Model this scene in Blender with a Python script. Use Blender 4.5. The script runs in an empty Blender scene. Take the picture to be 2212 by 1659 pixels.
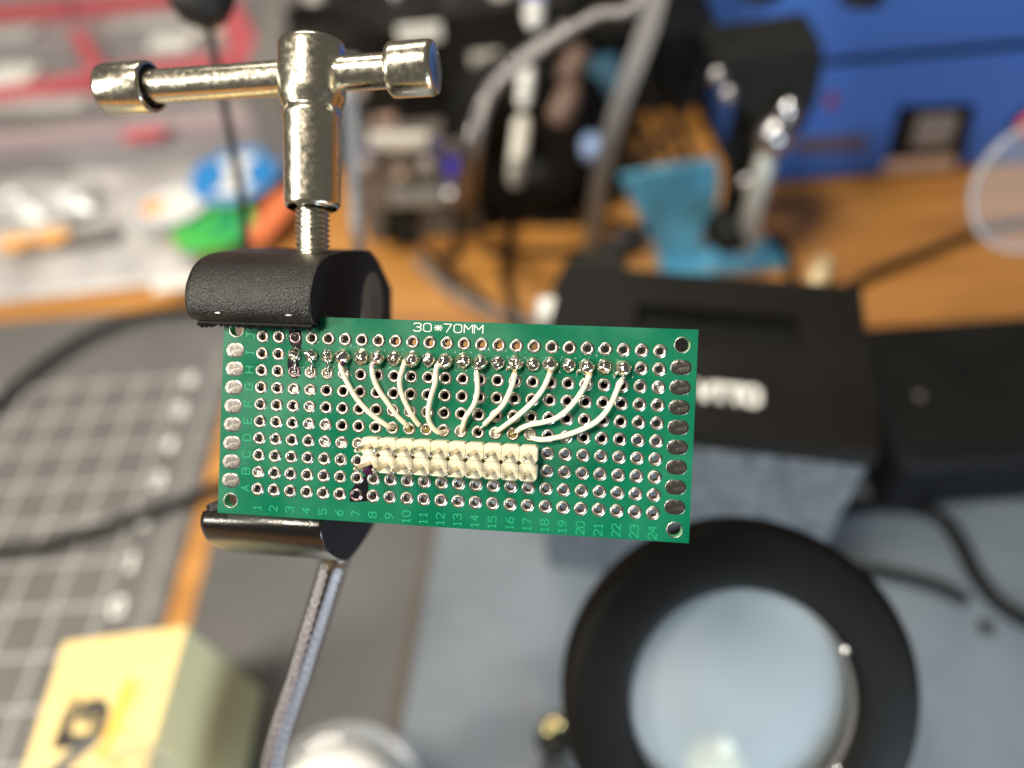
import bpy, math, random
from mathutils import Vector, Matrix, noise
from math import pi, sin, cos, radians
random.seed(7)
S = 0.001                      # everything below is written in millimetres
sc = bpy.context.scene
COL = sc.collection

# ------------------------------------------------------------------ camera
CAMPOS = Vector((0, 0, 358))
Wm = Matrix(((0.995869572, -0.069049420, -0.058957380),
             (-0.017939877, -0.786184635, 0.617731236),
             (-0.089005370, -0.614122054, -0.784176094)))   # camera (x right, y down, z ahead) -> world
FPX, CX, CY = 1597.2, 1106.0, 829.5                          # pixels of the photograph shown 2212 wide
cam_data = bpy.data.cameras.new('camera')
cam = bpy.data.objects.new('camera', cam_data); COL.objects.link(cam)
cam_data.sensor_width = 36; cam_data.lens = 26
cam_data.clip_start = 0.005; cam_data.clip_end = 20
cam_data.dof.use_dof = True
cam_data.dof.focus_distance = 0.1068
cam_data.dof.aperture_fstop = 6.4
cx_, cy_, cz_ = Wm.col[0], Wm.col[1], Wm.col[2]
m = Matrix.Identity(4)
for i in range(3):
    m[i][0] = cx_[i]; m[i][1] = -cy_[i]; m[i][2] = -cz_[i]; m[i][3] = CAMPOS[i]*S
cam.matrix_world = m
sc.camera = cam

# ------------------------------------------------------------------ room light
wd = bpy.data.worlds.new("World"); sc.world = wd; wd.use_nodes = True
wd.node_tree.nodes['Background'].inputs[0].default_value = (1.0, 0.93, 0.84, 1)
wd.node_tree.nodes['Background'].inputs[1].default_value = 0.10
sc.view_settings.view_transform = 'Standard'; sc.view_settings.look = 'None'
sc.view_settings.exposure = 0.0; sc.view_settings.gamma = 1
try:
    sc.cycles.use_denoising = True
    sc.cycles.max_bounces = 8; sc.cycles.transparent_max_bounces = 12
    sc.cycles.sample_clamp_indirect = 4.0
except Exception: pass

def area(name, loc, target, sx, sy, power, color, shape='RECTANGLE'):
    l = bpy.data.lights.new(name, 'AREA'); l.shape = shape; l.size = sx*S; l.size_y = sy*S
    l.energy = power; l.color = color
    o = bpy.data.objects.new(name, l); COL.objects.link(o)
    o.location = Vector(loc)*S
    o.rotation_euler = (Vector(target)-Vector(loc)).to_track_quat('-Z', 'Y').to_euler()
    return o
# bright warm lamp above and to the left, long unseen fill light added behind it for the far desk, cool desk light on the right
area('key_lamp', (-330, -120, 1330), (-10, 120, 250), 230, 230, 17.5, (1.0, 0.89, 0.74), 'DISK')
area('overhead_fill', (-300, 1500, 2000), (0, 500, 0), 1300, 300, 18, (1.0, 0.90, 0.78))
area('left_lamp', (-690, -170, 690), (-20, 90, 270), 170, 400, 8.0, (1.0, 0.93, 0.82))
area('cool_lamp', (205, -235, 130), (-70, 110, 40), 240, 150, 2.0, (0.70, 0.86, 1.0))

# ------------------------------------------------------------------ pixel helpers (where a line of sight meets a plane of the place)
def ray(px, py): return Wm @ Vector(((px-CX)/FPX, (py-CY)/FPX, 1.0))
def onz(px, py, z=0): d = ray(px, py); return CAMPOS + d*((z-CAMPOS.z)/d.z)
def ony(px, py, y): d = ray(px, py); return CAMPOS + d*((y-CAMPOS.y)/d.y)
def at(px, py, dep): return CAMPOS + ray(px, py)*dep
RBm = Matrix(((0.992978642, 0.040545187, -0.111128324),
              (0.042266138, -0.999019537, 0.013173409),
              (-0.110485248, -0.017777879, -0.993718751)))
TB = Vector((-8.642017376, 5.559533834, 107.396184364))
BR = Wm @ RBm                                            # board axes in the world
BO = CAMPOS + Wm @ TB                                    # board centre
def b2w(p): return BO + BR @ Vector(p)
def pxb(px, py, z=0.0):                                  # pixel -> board coordinates at height z over the board
    d = Vector(((px-CX)/FPX, (py-CY)/FPX, 1.0)); o = -(RBm.transposed() @ TB); dd = RBm.transposed() @ d
    return o + dd*((z-o.z)/dd.z)

# ------------------------------------------------------------------ objects
def tag(o, label=None, cat=None, group=None, kind=None):
    if label: o['label'] = label
    if cat: o['category'] = cat
    if group: o['group'] = group
    if kind: o['kind'] = kind
    return o
def frame(rot3=None, origin=(0, 0, 0)):
    r = (rot3 or Matrix.Identity(3)).to_4x4(); r.translation = Vector(origin)*S; return r
def thing(name, label, cat, origin=(0, 0, 0), rot=None, group=None):
    o = bpy.data.objects.new(name, None); COL.objects.link(o)
    o.empty_display_size = 0.01
    o.matrix_world = frame(rot, origin)
    return tag(o, label, cat, group)
def link(name, me, parent=None, origin=(0, 0, 0), rot=None):
    o = bpy.data.objects.new(name, me); COL.objects.link(o)
    o.parent = parent
    o.matrix_local = frame(rot, origin)
    return o

class MB:
    """collects vertices and faces in millimetres"""
    def __init__(s): s.v = []; s.f = []; s.sm = []
    def add(s, vs, fs, smooth=False):
        n = len(s.v); s.v += [Vector(v) for v in vs]
        s.f += [[i+n for i in f] for f in fs]; s.sm += [smooth]*len(fs); return s
    def mesh(s, name, mat):
        me = bpy.data.meshes.new(name)
        me.from_pydata([v*S for v in s.v], [], s.f); me.polygons.foreach_set('use_smooth', s.sm)
        me.materials.append(mat); me.update(); return me
    def build(s, name, mat, parent=None, origin=(0, 0, 0), rot=None, bevel=0, seg=2):
        me = s.mesh(name, mat)
        o = link(name, me, parent, origin, rot)
        if bevel:
            b = o.modifiers.new('bevel', 'BEVEL'); b.width = bevel*S; b.segments = seg; b.limit_method = 'ANGLE'; b.angle_limit = radians(35)
        return o
    def box(s, a, b, rot=None, c=None):
        x0, y0, z0 = a; x1, y1, z1 = b
        vs = [Vector(p) for p in ((x0,y0,z0),(x1,y0,z0),(x1,y1,z0),(x0,y1,z0),(x0,y0,z1),(x1,y0,z1),(x1,y1,z1),(x0,y1,z1))]
        if rot:
            cc = Vector(c or (0, 0, 0)); vs = [rot@(v-cc)+cc for v in vs]
        return s.add(vs, [(0,3,2,1),(4,5,6,7),(0,1,5,4),(1,2,6,5),(2,3,7,6),(3,0,4,7)])
    def prism(s, pts, d, smooth=False):
        """pts: loop of 3-D points, extruded by vector d, capped"""
        n = len(pts); d = Vector(d); vs = [Vector(p) for p in pts]; vs += [v+d for v in vs]
        s.add(vs, [(i, (i+1) % n, n+(i+1) % n, n+i) for i in range(n)], smooth)
        k = len(s.v)-2*n
        s.f += [[k+i for i in range(n-1, -1, -1)], [k+n+i for i in range(n)]]; s.sm += [False, False]; return s
    def tube(s, pts, r, n=10, cap=True, smooth=True):
        pts = [Vector(p) for p in pts]; N = len(pts)
        rr = r if isinstance(r, (list, tuple)) else [r]*N
        t = (pts[1]-pts[0]).normalized(); u = t.orthogonal().normalized(); rings = []
        for i, p in enumerate(pts):
            t2 = (pts[min(i+1, N-1)]-pts[max(i-1, 0)]).normalized()
            u = (u - t2*u.dot(t2)).normalized(); w = t2.cross(u)
            rings.append([p+(u*cos(2*pi*k/n)+w*sin(2*pi*k/n))*rr[i] for k in range(n)])
        vs = [v for q in rings for v in q]
        fs = [(i*n+k, i*n+(k+1) % n, (i+1)*n+(k+1) % n, (i+1)*n+k) for i in range(N-1) for k in range(n)]
        s.add(vs, fs, smooth)
        if cap:
            b = len(s.v)-N*n
            s.f += [[b+k for k in range(n-1, -1, -1)], [b+(N-1)*n+k for k in range(n)]]; s.sm += [False, False]
        return s
    def lathe(s, prof, n=24, c=(0, 0, 0), axis='Z', jit=None, smooth=True, closed=False):
        """prof: (r, h) pairs"""
        vs = []
        for r, h in prof:
            for k in range(n):
                a = 2*pi*k/n; x, y, z = r*cos(a), r*sin(a), h
                if axis == 'Y': x, y, z = x, z, -y
                if axis == 'X': x, y, z = z, x, y
                v = Vector((x, y, z))
                if jit: v = jit(v)
                vs.append(v+Vector(c))
        M_ = len(prof)
        fs = [(i*n+k, i*n+(k+1) % n, (i+1)*n+(k+1) % n, (i+1)*n+k) for i in range(M_-1) for k in range(n)]
        if closed: fs += [((M_-1)*n+k, (M_-1)*n+(k+1) % n, (k+1) % n, k) for k in range(n)]
        return s.add(vs, fs, smooth)

def spline(pts, n=8):
    P = [Vector(p) for p in pts]; P = [P[0]*2-P[1]]+P+[P[-1]*2-P[-2]]; out = []
    for i in range(1, len(P)-2):
        for k in range(n):
            t = k/n; a, b, c, d = P[i-1:i+3]
            out.append(0.5*((2*b)+(c-a)*t+(2*a-5*b+4*c-d)*t*t+(3*b-a-3*c+d)*t**3))
    out.append(P[-2]); return out

# ------------------------------------------------------------------ materials
def mat(name, col, rough=0.5, metal=0.0, col2=None, nscale=None, bump=0.0, bscale=None, rvar=0.0, spec=None, coat=0.0, contrast=(0.35, 0.65), trans=0.0, ior=None, alpha=None, detail=4, emit=None):
    m = bpy.data.materials.new(name); m.use_nodes = True; nt = m.node_tree; N = nt.nodes; L = nt.links
    p = N['Principled BSDF']; p.inputs['Base Color'].default_value = (*col, 1); p.inputs['Roughness'].default_value = rough
    p.inputs['Metallic'].default_value = metal
    if spec is not None: p.inputs['Specular IOR Level'].default_value = spec
    if coat: p.inputs['Coat Weight'].default_value = coat; p.inputs['Coat Roughness'].default_value = 0.08
    if trans: p.inputs['Transmission Weight'].default_value = trans
    if ior: p.inputs['IOR'].default_value = ior
    if alpha is not None: p.inputs['Alpha'].default_value = alpha
    tc = N.new('ShaderNodeTexCoord')
    if col2 or rvar:
        nz = N.new('ShaderNodeTexNoise'); nz.inputs['Scale'].default_value = nscale or 300; nz.inputs['Detail'].default_value = detail
        L.new(tc.outputs['Object'], nz.inputs['Vector'])
        rp = N.new('ShaderNodeMapRange'); rp.inputs[1].default_value = contrast[0]; rp.inputs[2].default_value = contrast[1]
        L.new(nz.outputs['Fac'], rp.inputs[0])
        if col2:
            mx = N.new('ShaderNodeMix'); mx.data_type = 'RGBA'; mx.inputs[6].default_value = (*col, 1); mx.inputs[7].default_value = (*col2, 1)
            L.new(rp.outputs[0], mx.inputs[0]); L.new(mx.outputs[2], p.inputs['Base Color'])
        if rvar:
            r2 = N.new('ShaderNodeMapRange'); r2.inputs[3].default_value = max(0.02, rough-rvar); r2.inputs[4].default_value = min(1, rough+rvar)
            L.new(rp.outputs[0], r2.inputs[0]); L.new(r2.outputs[0], p.inputs['Roughness'])
    if bump:
        nb = N.new('ShaderNodeTexNoise'); nb.inputs['Scale'].default_value = bscale or 1500; nb.inputs['Detail'].default_value = 3
        L.new(tc.outputs['Object'], nb.inputs['Vector'])
        b = N.new('ShaderNodeBump'); b.inputs['Strength'].default_value = bump; b.inputs['Distance'].default_value = 0.0002
        L.new(nb.outputs['Fac'], b.inputs['Height']); L.new(b.outputs[0], p.inputs['Normal'])
    return m
M = {}
M['mask'] = mat('green_solder_mask', (0.0003, 0.105, 0.052), 0.33, 0, (0.0003, 0.135, 0.068), 90, 0.08, 500, 0.12, spec=0.4)
M['edge'] = mat('board_edge', (0.08, 0.42, 0.19), 0.5)
M['silk'] = mat('white_print', (0.85, 0.85, 0.78), 0.5)
M['lettering'] = mat('green_print', (0.010, 0.30, 0.145), 0.35)
M['tin'] = mat('tinned_pad', (0.56, 0.53, 0.48), 0.36, 1, (0.34, 0.31, 0.27), 1600, 0.12, 1700, 0.10)
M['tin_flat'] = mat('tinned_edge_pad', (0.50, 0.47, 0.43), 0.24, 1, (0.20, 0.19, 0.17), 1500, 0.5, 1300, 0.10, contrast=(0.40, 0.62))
M['tin_left'] = mat('left_edge_pad_sheen', (0.26, 0.245, 0.225), 0.42, 1, (0.14, 0.133, 0.12), 1500, 0.4, 1300, 0.1, contrast=(0.40, 0.62))  # left edge pads; how strongly they mirror light is set into the colour
M['tin_dark'] = mat('stained_pad', (0.16, 0.09, 0.11), 0.3, 1, (0.30, 0.24, 0.25), 1500, 0.3, 1700)
M['solder'] = mat('shiny_solder', (0.92, 0.89, 0.80), 0.14, 1, (0.80, 0.75, 0.62), 900, 0.1, 700, 0.06)
M['flux'] = mat('yellow_flux', (0.62, 0.48, 0.12), 0.08, 0, trans=0.85, ior=1.5)
M['clearflux'] = mat('clear_flux', (0.80, 0.86, 0.80), 0.12, 0, alpha=0.5, spec=1.0)
M['ink'] = mat('black_marker', (0.004, 0.003, 0.006), 0.22, 0, bump=0.2, bscale=1500)
M['purple'] = mat('purple_marker', (0.030, 0.004, 0.026), 0.3)
M['wire'] = mat('cream_insulation', (0.74, 0.68, 0.53), 0.42, 0, (0.68, 0.61, 0.46), 500, 0.12, 900, spec=0.35)
M['scorch'] = mat('scorched_insulation', (0.50, 0.36, 0.16), 0.35, 0, (0.68, 0.58, 0.38), 1800)
M['header'] = mat('cream_header_plastic', (0.72, 0.67, 0.50), 0.38, 0, (0.68, 0.62, 0.43), 400, 0.08, 900, spec=0.4)
M['pin'] = mat('header_pin_metal', (0.62, 0.57, 0.46), 0.22, 1, (0.42, 0.37, 0.28), 1200, 0.2, 1000)
M['nickel'] = mat('worn_nickel', (0.88, 0.84, 0.69), 0.23, 1, (0.72, 0.67, 0.53), 1100, 0.07, 3200, 0.09, contrast=(0.3, 0.75))
M['powder'] = mat('black_powder_coat', (0.004, 0.0037, 0.0033), 0.30, 0, bump=1.0, bscale=4200, spec=0.5)
M['powder_smooth'] = mat('black_satin_coat', (0.007, 0.007, 0.009), 0.55, 0, bump=0.1, bscale=2200, spec=0.3)
M['anod'] = mat('black_anodised_metal', (0.006, 0.0055, 0.005), 0.24, 0, bump=0.25, bscale=2600, spec=0.7)
M['rubber'] = mat('black_rubber', (0.006, 0.006, 0.007), 0.6, 0, bump=0.4, bscale=900, spec=0.15)
M['steel'] = mat('brushed_steel', (0.55, 0.55, 0.56), 0.3, 1, (0.4, 0.4, 0.42), 200)
M['grey_metal'] = mat('grey_gooseneck_metal', (0.36, 0.34, 0.33), 0.35, 0.9)
M['dark_metal'] = mat('dark_gooseneck_metal', (0.20, 0.19, 0.20), 0.15, 1)
M['wood'] = None
M['grey_sheet'] = mat('grey_silicone', (0.078, 0.078, 0.077), 0.55, 0, (0.100, 0.099, 0.097), 12)
M['plate'] = mat('blue_grey_painted_steel', (0.105, 0.132, 0.160), 0.42, 0, (0.150, 0.180, 0.212), 16, spec=0.5)
M['black_plastic'] = mat('black_plastic', (0.004, 0.004, 0.004), 0.5, 0, (0.007, 0.007, 0.006), 40, spec=0.15)
M['dark_grey'] = mat('dark_grey_plastic', (0.013, 0.0125, 0.0115), 0.5, 0, (0.02, 0.019, 0.017), 40, spec=0.15)
M['mid_grey'] = mat('mid_grey_plastic', (0.19, 0.18, 0.175), 0.5)
M['hammer'] = mat('textured_grey_paint', (0.045, 0.055, 0.064), 0.6, 0, (0.13, 0.152, 0.172), 220, 0.5, 200, contrast=(0.35, 0.65))
M['blue'] = mat('blue_painted_steel', (0.042, 0.125, 0.44), 0.45, 0, (0.048, 0.135, 0.47), 20, spec=0.3)
M['cyan'] = mat('light_blue_plastic', (0.085, 0.32, 0.49), 0.5, 0, (0.095, 0.35, 0.53), 30, spec=0.3)
M['red'] = mat('red_plastic', (0.62, 0.03, 0.02), 0.35)
M['rose'] = mat('rose_red_plastic', (0.52, 0.10, 0.12), 0.35, 0, (0.58, 0.13, 0.15), 20)
M['white'] = mat('white_plastic', (0.78, 0.79, 0.76), 0.4)
M['offwhite'] = mat('offwhite_plastic', (0.60, 0.58, 0.52), 0.45)
M['pink'] = mat('pinkish_print', (0.55, 0.38, 0.30), 0.5)
M['lcd'] = mat('grey_display', (0.22, 0.20, 0.19), 0.3)
M['yellow'] = mat('yellow_printed_card', (0.78, 0.60, 0.26), 0.45, 0, (0.80, 0.63, 0.28), 30, spec=0.3)
M['yellow_side'] = mat('pale_yellow_card', (0.86, 0.76, 0.42), 0.5, 0, (0.88, 0.79, 0.45), 30)
M['yellow_band'] = mat('deep_yellow_print', (0.80, 0.44, 0.03), 0.45)
M['ochre'] = mat('ochre_print', (0.50, 0.34, 0.10), 0.5)
M['print_black'] = mat('black_print', (0.03, 0.026, 0.02), 0.5)
M['sky_blue'] = mat('bright_blue_print', (0.03, 0.24, 0.62), 0.35)
M['leaf_green'] = mat('bright_green_print', (0.10, 0.55, 0.07), 0.35, 0, (0.02, 0.36, 0.12), 60)
M['orange'] = mat('orange_print', (0.80, 0.20, 0.08), 0.35)
M['amber'] = mat('amber_print', (0.85, 0.42, 0.12), 0.4)
M['violet'] = mat('violet_print', (0.10, 0.08, 0.26), 0.4)
M['royal'] = mat('royal_blue_plastic', (0.03, 0.03, 0.45), 0.4)
M['silver_bag'] = mat('crinkled_silver_film', (0.74, 0.75, 0.75), 0.28, 0.45, bump=1.0, bscale=110)
M['bag'] = mat('clear_bag_over_white', (0.38, 0.37, 0.37), 0.3, 0, (0.52, 0.51, 0.50), 28, spec=0.7, bump=0.6, bscale=60)
M['organ'] = mat('cloudy_clear_plastic', (0.23, 0.215, 0.225), 0.3, 0, (0.31, 0.29, 0.30), 14, spec=0.6)
M['copper'] = mat('pinkish_skin_tone_plastic', (0.13, 0.08, 0.06), 0.5)
M['brass'] = mat('polished_brass', (0.90, 0.68, 0.30), 0.12, 1)
M['chrome'] = mat('polished_chrome', (0.86, 0.88, 0.90), 0.08, 1)
M['teal'] = mat('dark_teal_plastic', (0.03, 0.10, 0.16), 0.4)

def wood_mat():
    m = bpy.data.materials.new('oak_desk'); m.use_nodes = True; nt = m.node_tree; N = nt.nodes; L = nt.links; p = N['Principled BSDF']
    tc = N.new('ShaderNodeTexCoord'); mp = N.new('ShaderNodeMapping'); mp.inputs['Scale'].default_value = (3, 26, 26)
    L.new(tc.outputs['Object'], mp.inputs[0])
    nz = N.new('ShaderNodeTexNoise'); nz.inputs['Scale'].default_value = 2.2; nz.inputs['Detail'].default_value = 6; nz.inputs['Distortion'].default_value = 0.6
    L.new(mp.outputs[0], nz.inputs['Vector'])
    cr = N.new('ShaderNodeValToRGB'); cr.color_ramp.elements[0].position = 0.3; cr.color_ramp.elements[1].position = 0.72
    cr.color_ramp.elements[0].color = (0.34, 0.145, 0.030, 1); cr.color_ramp.elements[1].color = (0.55, 0.26, 0.062, 1)
    L.new(nz.outputs['Fac'], cr.inputs[0]); L.new(cr.outputs[0], p.inputs['Base Color']); p.inputs['Roughness'].default_value = 0.42
    return m
M['wood'] = wood_mat()

def clear_mat(name, tint, a, rough=0.05, veil=(0.6, 0.65, 0.7)):
    """thin clear plastic or glass: mostly see-through, a little gloss and a veil of colour"""
    m = bpy.data.materials.new(name); m.use_nodes = True; nt = m.node_tree; N = nt.nodes; L = nt.links
    p = N['Principled BSDF']; p.inputs['Base Color'].default_value = (*veil, 1); p.inputs['Roughness'].default_value = rough
    t = N.new('ShaderNodeBsdfTransparent'); t.inputs[0].default_value = (*tint, 1)
    mx = N.new('ShaderNodeMixShader'); mx.inputs[0].default_value = a
    L.new(t.outputs[0], mx.inputs[1]); L.new(p.outputs[0], mx.inputs[2]); L.new(mx.outputs[0], N['Material Output'].inputs[0])
    return m
M['lens'] = clear_mat('lens_glass_sheen_veil', (0.95, 0.98, 1.0), 0.50, 0.85, (0.36, 0.43, 0.475))  # pale veil paints the lens's bright reflection of room light
M['clear'] = clear_mat('clear_plastic', (0.96, 0.96, 0.96), 0.18, 0.05)
M['clear_rim'] = clear_mat('clear_plastic_rim', (0.9, 0.9, 0.9), 0.45, 0.1, (0.5, 0.52, 0.55))

# ------------------------------------------------------------------ stroke lettering (plotter-like font)
G = {
 '0': [[(0,1),(0,5),(1,6),(3,6),(4,5),(4,1),(3,0),(1,0),(0,1)]],
 '1': [[(0.8,4.8),(2,6),(2,0)],[(0.8,0),(3.2,0)]],
 '2': [[(0,5),(1,6),(3,6),(4,5),(4,4),(0,0),(4,0)]],
 '3': [[(0,5.2),(1,6),(3,6),(4,5),(4,4),(3,3.2),(1.6,3.2)],[(3,3.2),(4,2.2),(4,1),(3,0),(1,0),(0,0.8)]],
 '4': [[(3,0),(3,6),(0,2),(4,2)]],
 '5': [[(4,6),(0,6),(0,3.4),(3,3.6),(4,2.6),(4,1),(3,0),(1,0),(0,0.8)]],
 '6': [[(3.6,6),(1,4.4),(0,2.6),(0,1),(1,0),(3,0),(4,1),(4,2.4),(3,3.2),(1,3.2),(0,2.4)]],
 '7': [[(0,6),(4,6),(1.4,0)]],
 '8': [[(1,3.2),(0,4),(0,5.2),(1,6),(3,6),(4,5.2),(4,4),(3,3.2),(1,3.2),(0,2.2),(0,1),(1,0),(3,0),(4,1),(4,2.2),(3,3.2)]],
 '9': [[(0.4,0),(3,1.6),(4,3.4),(4,5),(3,6),(1,6),(0,5),(0,3.8),(1,2.9),(3,2.9),(4,3.8)]],
 'A': [[(0,0),(2,6),(4,0)],[(0.8,2.2),(3.2,2.2)]],
 'B': [[(0,0),(0,6),(3,6),(4,5),(4,4),(3,3.2),(0,3.2)],[(3,3.2),(4,2.2),(4,1),(3,0),(0,0)]],
 'C': [[(4,5),(3,6),(1,6),(0,5),(0,1),(1,0),(3,0),(4,1)]],
 'D': [[(0,0),(0,6),(2.6,6),(4,4.6),(4,1.4),(2.6,0),(0,0)]],
 'E': [[(4,6),(0,6),(0,0),(4,0)],[(0,3.1),(3,3.1)]],
 'F': [[(4,6),(0,6),(0,0)],[(0,3.1),(3,3.1)]],
 'G': [[(4,5),(3,6),(1,6),(0,5),(0,1),(1,0),(3,0),(4,1),(4,2.8),(2.4,2.8)]],
 'H': [[(0,0),(0,6)],[(4,0),(4,6)],[(0,3.1),(4,3.1)]],
 'I': [[(2,0),(2,6)],[(1,0),(3,0)],[(1,6),(3,6)]],
 'J': [[(1.4,6),(4,6)],[(3,6),(3,1),(2.2,0),(1,0),(0.2,1)]],
 'M': [[(0,0),(0,6),(2.2,2.6),(4.4,6),(4.4,0)]],
 'N': [[(0,0),(0,6),(4,0),(4,6)]],
 'T': [[(2,0),(2,6)],[(0,6),(4,6)]],
 'O': [[(0,1),(0,5),(1,6),(3,6),(4,5),(4,1),(3,0),(1,0),(0,1)]],
 'R': [[(0,0),(0,6),(3,6),(4,5),(4,4),(3,3.2),(0,3.2)],[(2,3.2),(4,0)]],
 'S': [[(4,5),(3,6),(1,6),(0,5),(0,4),(1,3.2),(3,3),(4,2),(4,1),(3,0),(1,0),(0,1)]],
 'U': [[(0,6),(0,1),(1,0),(3,0),(4,1),(4,6)]],
 'V': [[(0,6),(2,0),(4,6)]],
 '*': [[(0.2,3),(4.6,3)],[(0.8,1.2),(4,4.8)],[(0.8,4.8),(4,1.2)],[(2.4,0.9),(2.4,5.1)]],
 '@': [[(0,1.5),(0,4.5),(1.5,6),(4.5,6),(6,4.5),(6,1.5),(4.5,0),(1.5,0),(0,1.5)],[(2,1.4),(2,4.6),(3.4,4.6),(4,4),(4,3.4),(3.4,3),(2,3)],[(3,3),(4.2,1.4)]],
}
def strokes(mb, text, h, w, adv, wid, U, V, N, origin, thick=0.015):
    """text drawn as raised flat strokes; U along, V up, N off the surface"""
    U, V, N, O = Vector(U), Vector(V), Vector(N), Vector(origin)
    total = adv*(len(text)-1)+w; x0 = -total/2
    lift = 0
    for ch in text:
        for st in G.get(ch, []):
            for i in range(len(st)-1):
                a = Vector((x0+st[i][0]/4*w, st[i][1]/6*h-h/2)); b = Vector((x0+st[i+1][0]/4*w, st[i+1][1]/6*h-h/2))
                d = (b-a).normalized(); nn = Vector((-d.y, d.x))*wid/2; e = d*wid*0.32
                lift = (lift+1) % 5
                q = [a-e-nn, b+e-nn, b+e+nn, a-e+nn]
                z = thick+lift*thick*0.12
                mb.add([O+U*p.x+V*p.y+N*z for p in q], [(0, 1, 2, 3)])
        x0 += adv
    return mb

# ================================================================== SETTING
d = MB().box((-1500, -500, -30), (1500, 1500, 0)).build('desk', M['wood']); tag(d, kind='structure')

# ------------------------------------------------------------------ cutting mat
def cutting_mat():
    t = thing('cutting_mat', 'grey cutting mat with white inch grid and ruler edge on the wooden desk', 'cutting mat', (-209, 60, 0))
    O = Vector((-209, 60, 0))
    base = mat('grey_cutting_mat', (0.112, 0.110, 0.107), 0.55, 0, (0.132, 0.129, 0.125), 25)
    MB().box((-900, -260, 0.2), (0, 310, 2)).build('mat_sheet', base, t, bevel=0.4)
    line = mat('white_mat_print', (0.34, 0.335, 0.33), 0.5)
    gx0 = -270.5+209; gy0 = 279-60
    xs = [gx0+25.4*i for i in range(1, -26, -1)]; ys = [gy0-25.4*j for j in range(-1, 16)]
    for x in xs:
        MB().box((x-1.3, ys[-1], 2.004), (x+1.3, ys[0]+6, 2.02)).build('grid_line', line, t)
    for y in ys:
        MB().box((xs[-1], y-1.3, 2.03), (xs[0]+6, y+1.3, 2.045)).build('grid_line', line, t)
    rx0 = gx0+25.4*1.70; rx1 = gx0+25.4*2.0
    tk = MB()
    for j in range(-2*8, 15*8):
        y = gy0-25.4*j/8; L_ = 8 if j % 8 == 0 else (6.2 if j % 2 == 0 else 5)
        tk.box((rx1-L_, y-0.4, 2.004), (rx1, y+0.4, 2.02))
    tag(tk.build('ruler_ticks', line, t), kind='stuff')
    MB().box((rx1+0.3, ys[-1], 2.004), (rx1+1.3, ys[0]+20, 2.02)).build('ruler_line', line, t)
    num = mat('white_number_print', (0.95, 0.95, 0.94), 0.5)
    for j in range(-1, 15):
        y = gy0-25.4*j
        n = str((15-j) % 10)
        strokes(MB(), n, 8.5, 5.0, 7, 2.0, (1, 0, 0), (0, 1, 0), (0, 0, 1), (gx0+25.4*1.36, y-1.2, 2.02), 0.02).build('grid_number', num, t)
        strokes(MB(), n, 5.5, 3.2, 4, 0.8, (1, 0, 0), (0, 1, 0), (0, 0, 1), (gx0+25.4*2.2, y-1.2, 2.02), 0.02).build('ruler_number', line, t)
cutting_mat()

# ------------------------------------------------------------------ grey sheet and blue-grey plate
def slab(name, label, cat, pts, z0, z1, m, bevel=1.0):
    c = Vector((sum(p[0] for p in pts)/len(pts), sum(p[1] for p in pts)/len(pts), 0))
    o = MB().prism([(p[0]-c.x, p[1]-c.y, z0) for p in pts], (0, 0, z1-z0)).build(name, m, None, c, bevel=bevel)
    return tag(o, label, cat)
slab('silicone_sheet', 'flat dark grey work sheet on the desk between cutting mat and blue-grey plate', 'work mat',
     [(-194, -200), (-40, -200), (-58, 250), (-194, 250)], 0.2, 3, M['grey_sheet'])
pl = thing('base_plate', 'large blue-grey steel plate with a screw hole under the round magnifier', 'plate', (150, 30, 0))
P0 = Vector((150, 30, 0))
def plate():
    k = (173.0-69.7)/(-66.05+79.89)
    pts = [(-79.9-130/k*1.0-4, -60), (-79.9+(-60-69.7)/k, -60)]
    e = lambda y: -79.9+(y-69.7)/k
    pts = [(e(-80), -80), (420, -40), (420, 196), (e(214)+150, 244), (e(214), 250)]
    MB().prism([(x-P0.x, y-P0.y, 0.3) for x, y in pts], (0, 0, 6)).build('plate_sheet', M['plate'], pl, bevel=1.5)
    # a thin dark band along the left edge
    b = MB(); a0 = Vector((e(-80), -80, 6.35))-P0; a1 = Vector((e(250), 250, 6.35))-P0
    b.add([a0+Vector((-9, 0, -3)), a0+Vector((-0.3, 0, -3)), a1+Vector((-0.3, 0, -3)), a1+Vector((-9, 0, -3)),
           a0+Vector((-9, 0, -0.6)), a0+Vector((-0.3, 0, -0.6)), a1+Vector((-0.3, 0, -0.6)), a1+Vector((-9, 0, -0.6))],
          [(0,3,2,1),(4,5,6,7),(0,1,5,4),(1,2,6,5),(2,3,7,6),(3,0,4,7)])
    b.build('edge_strip', mat('brown_grey_rubber', (0.075, 0.062, 0.052), 0.6), pl)
    h = onz(2130, 1355, 6.3)-P0
    MB().lathe([(3.6, 0.05), (3.3, 0.35), (3.0, 0.05), (0.01, 0.04)], 20, h).build('screw_hole', M['black_plastic'], pl)
    # stains where things have rested
    for px, py, r in ((1010, 1330, 9), (1120, 1500, 14), (960, 1560, 10), (1950, 1500, 16)):
        p = onz(px, py, 6.32)-P0
        MB().add([p+Vector((r*(1+0.35*noise.noise(Vector((cos(a), sin(a), r))))*cos(a), r*0.6*sin(a), 0)) for a in [2*pi*i/18 for i in range(18)]], [list(range(18))]).build('stain', mat('plate_stain', (0.14, 0.168, 0.20), 0.5), pl)
plate()

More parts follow.
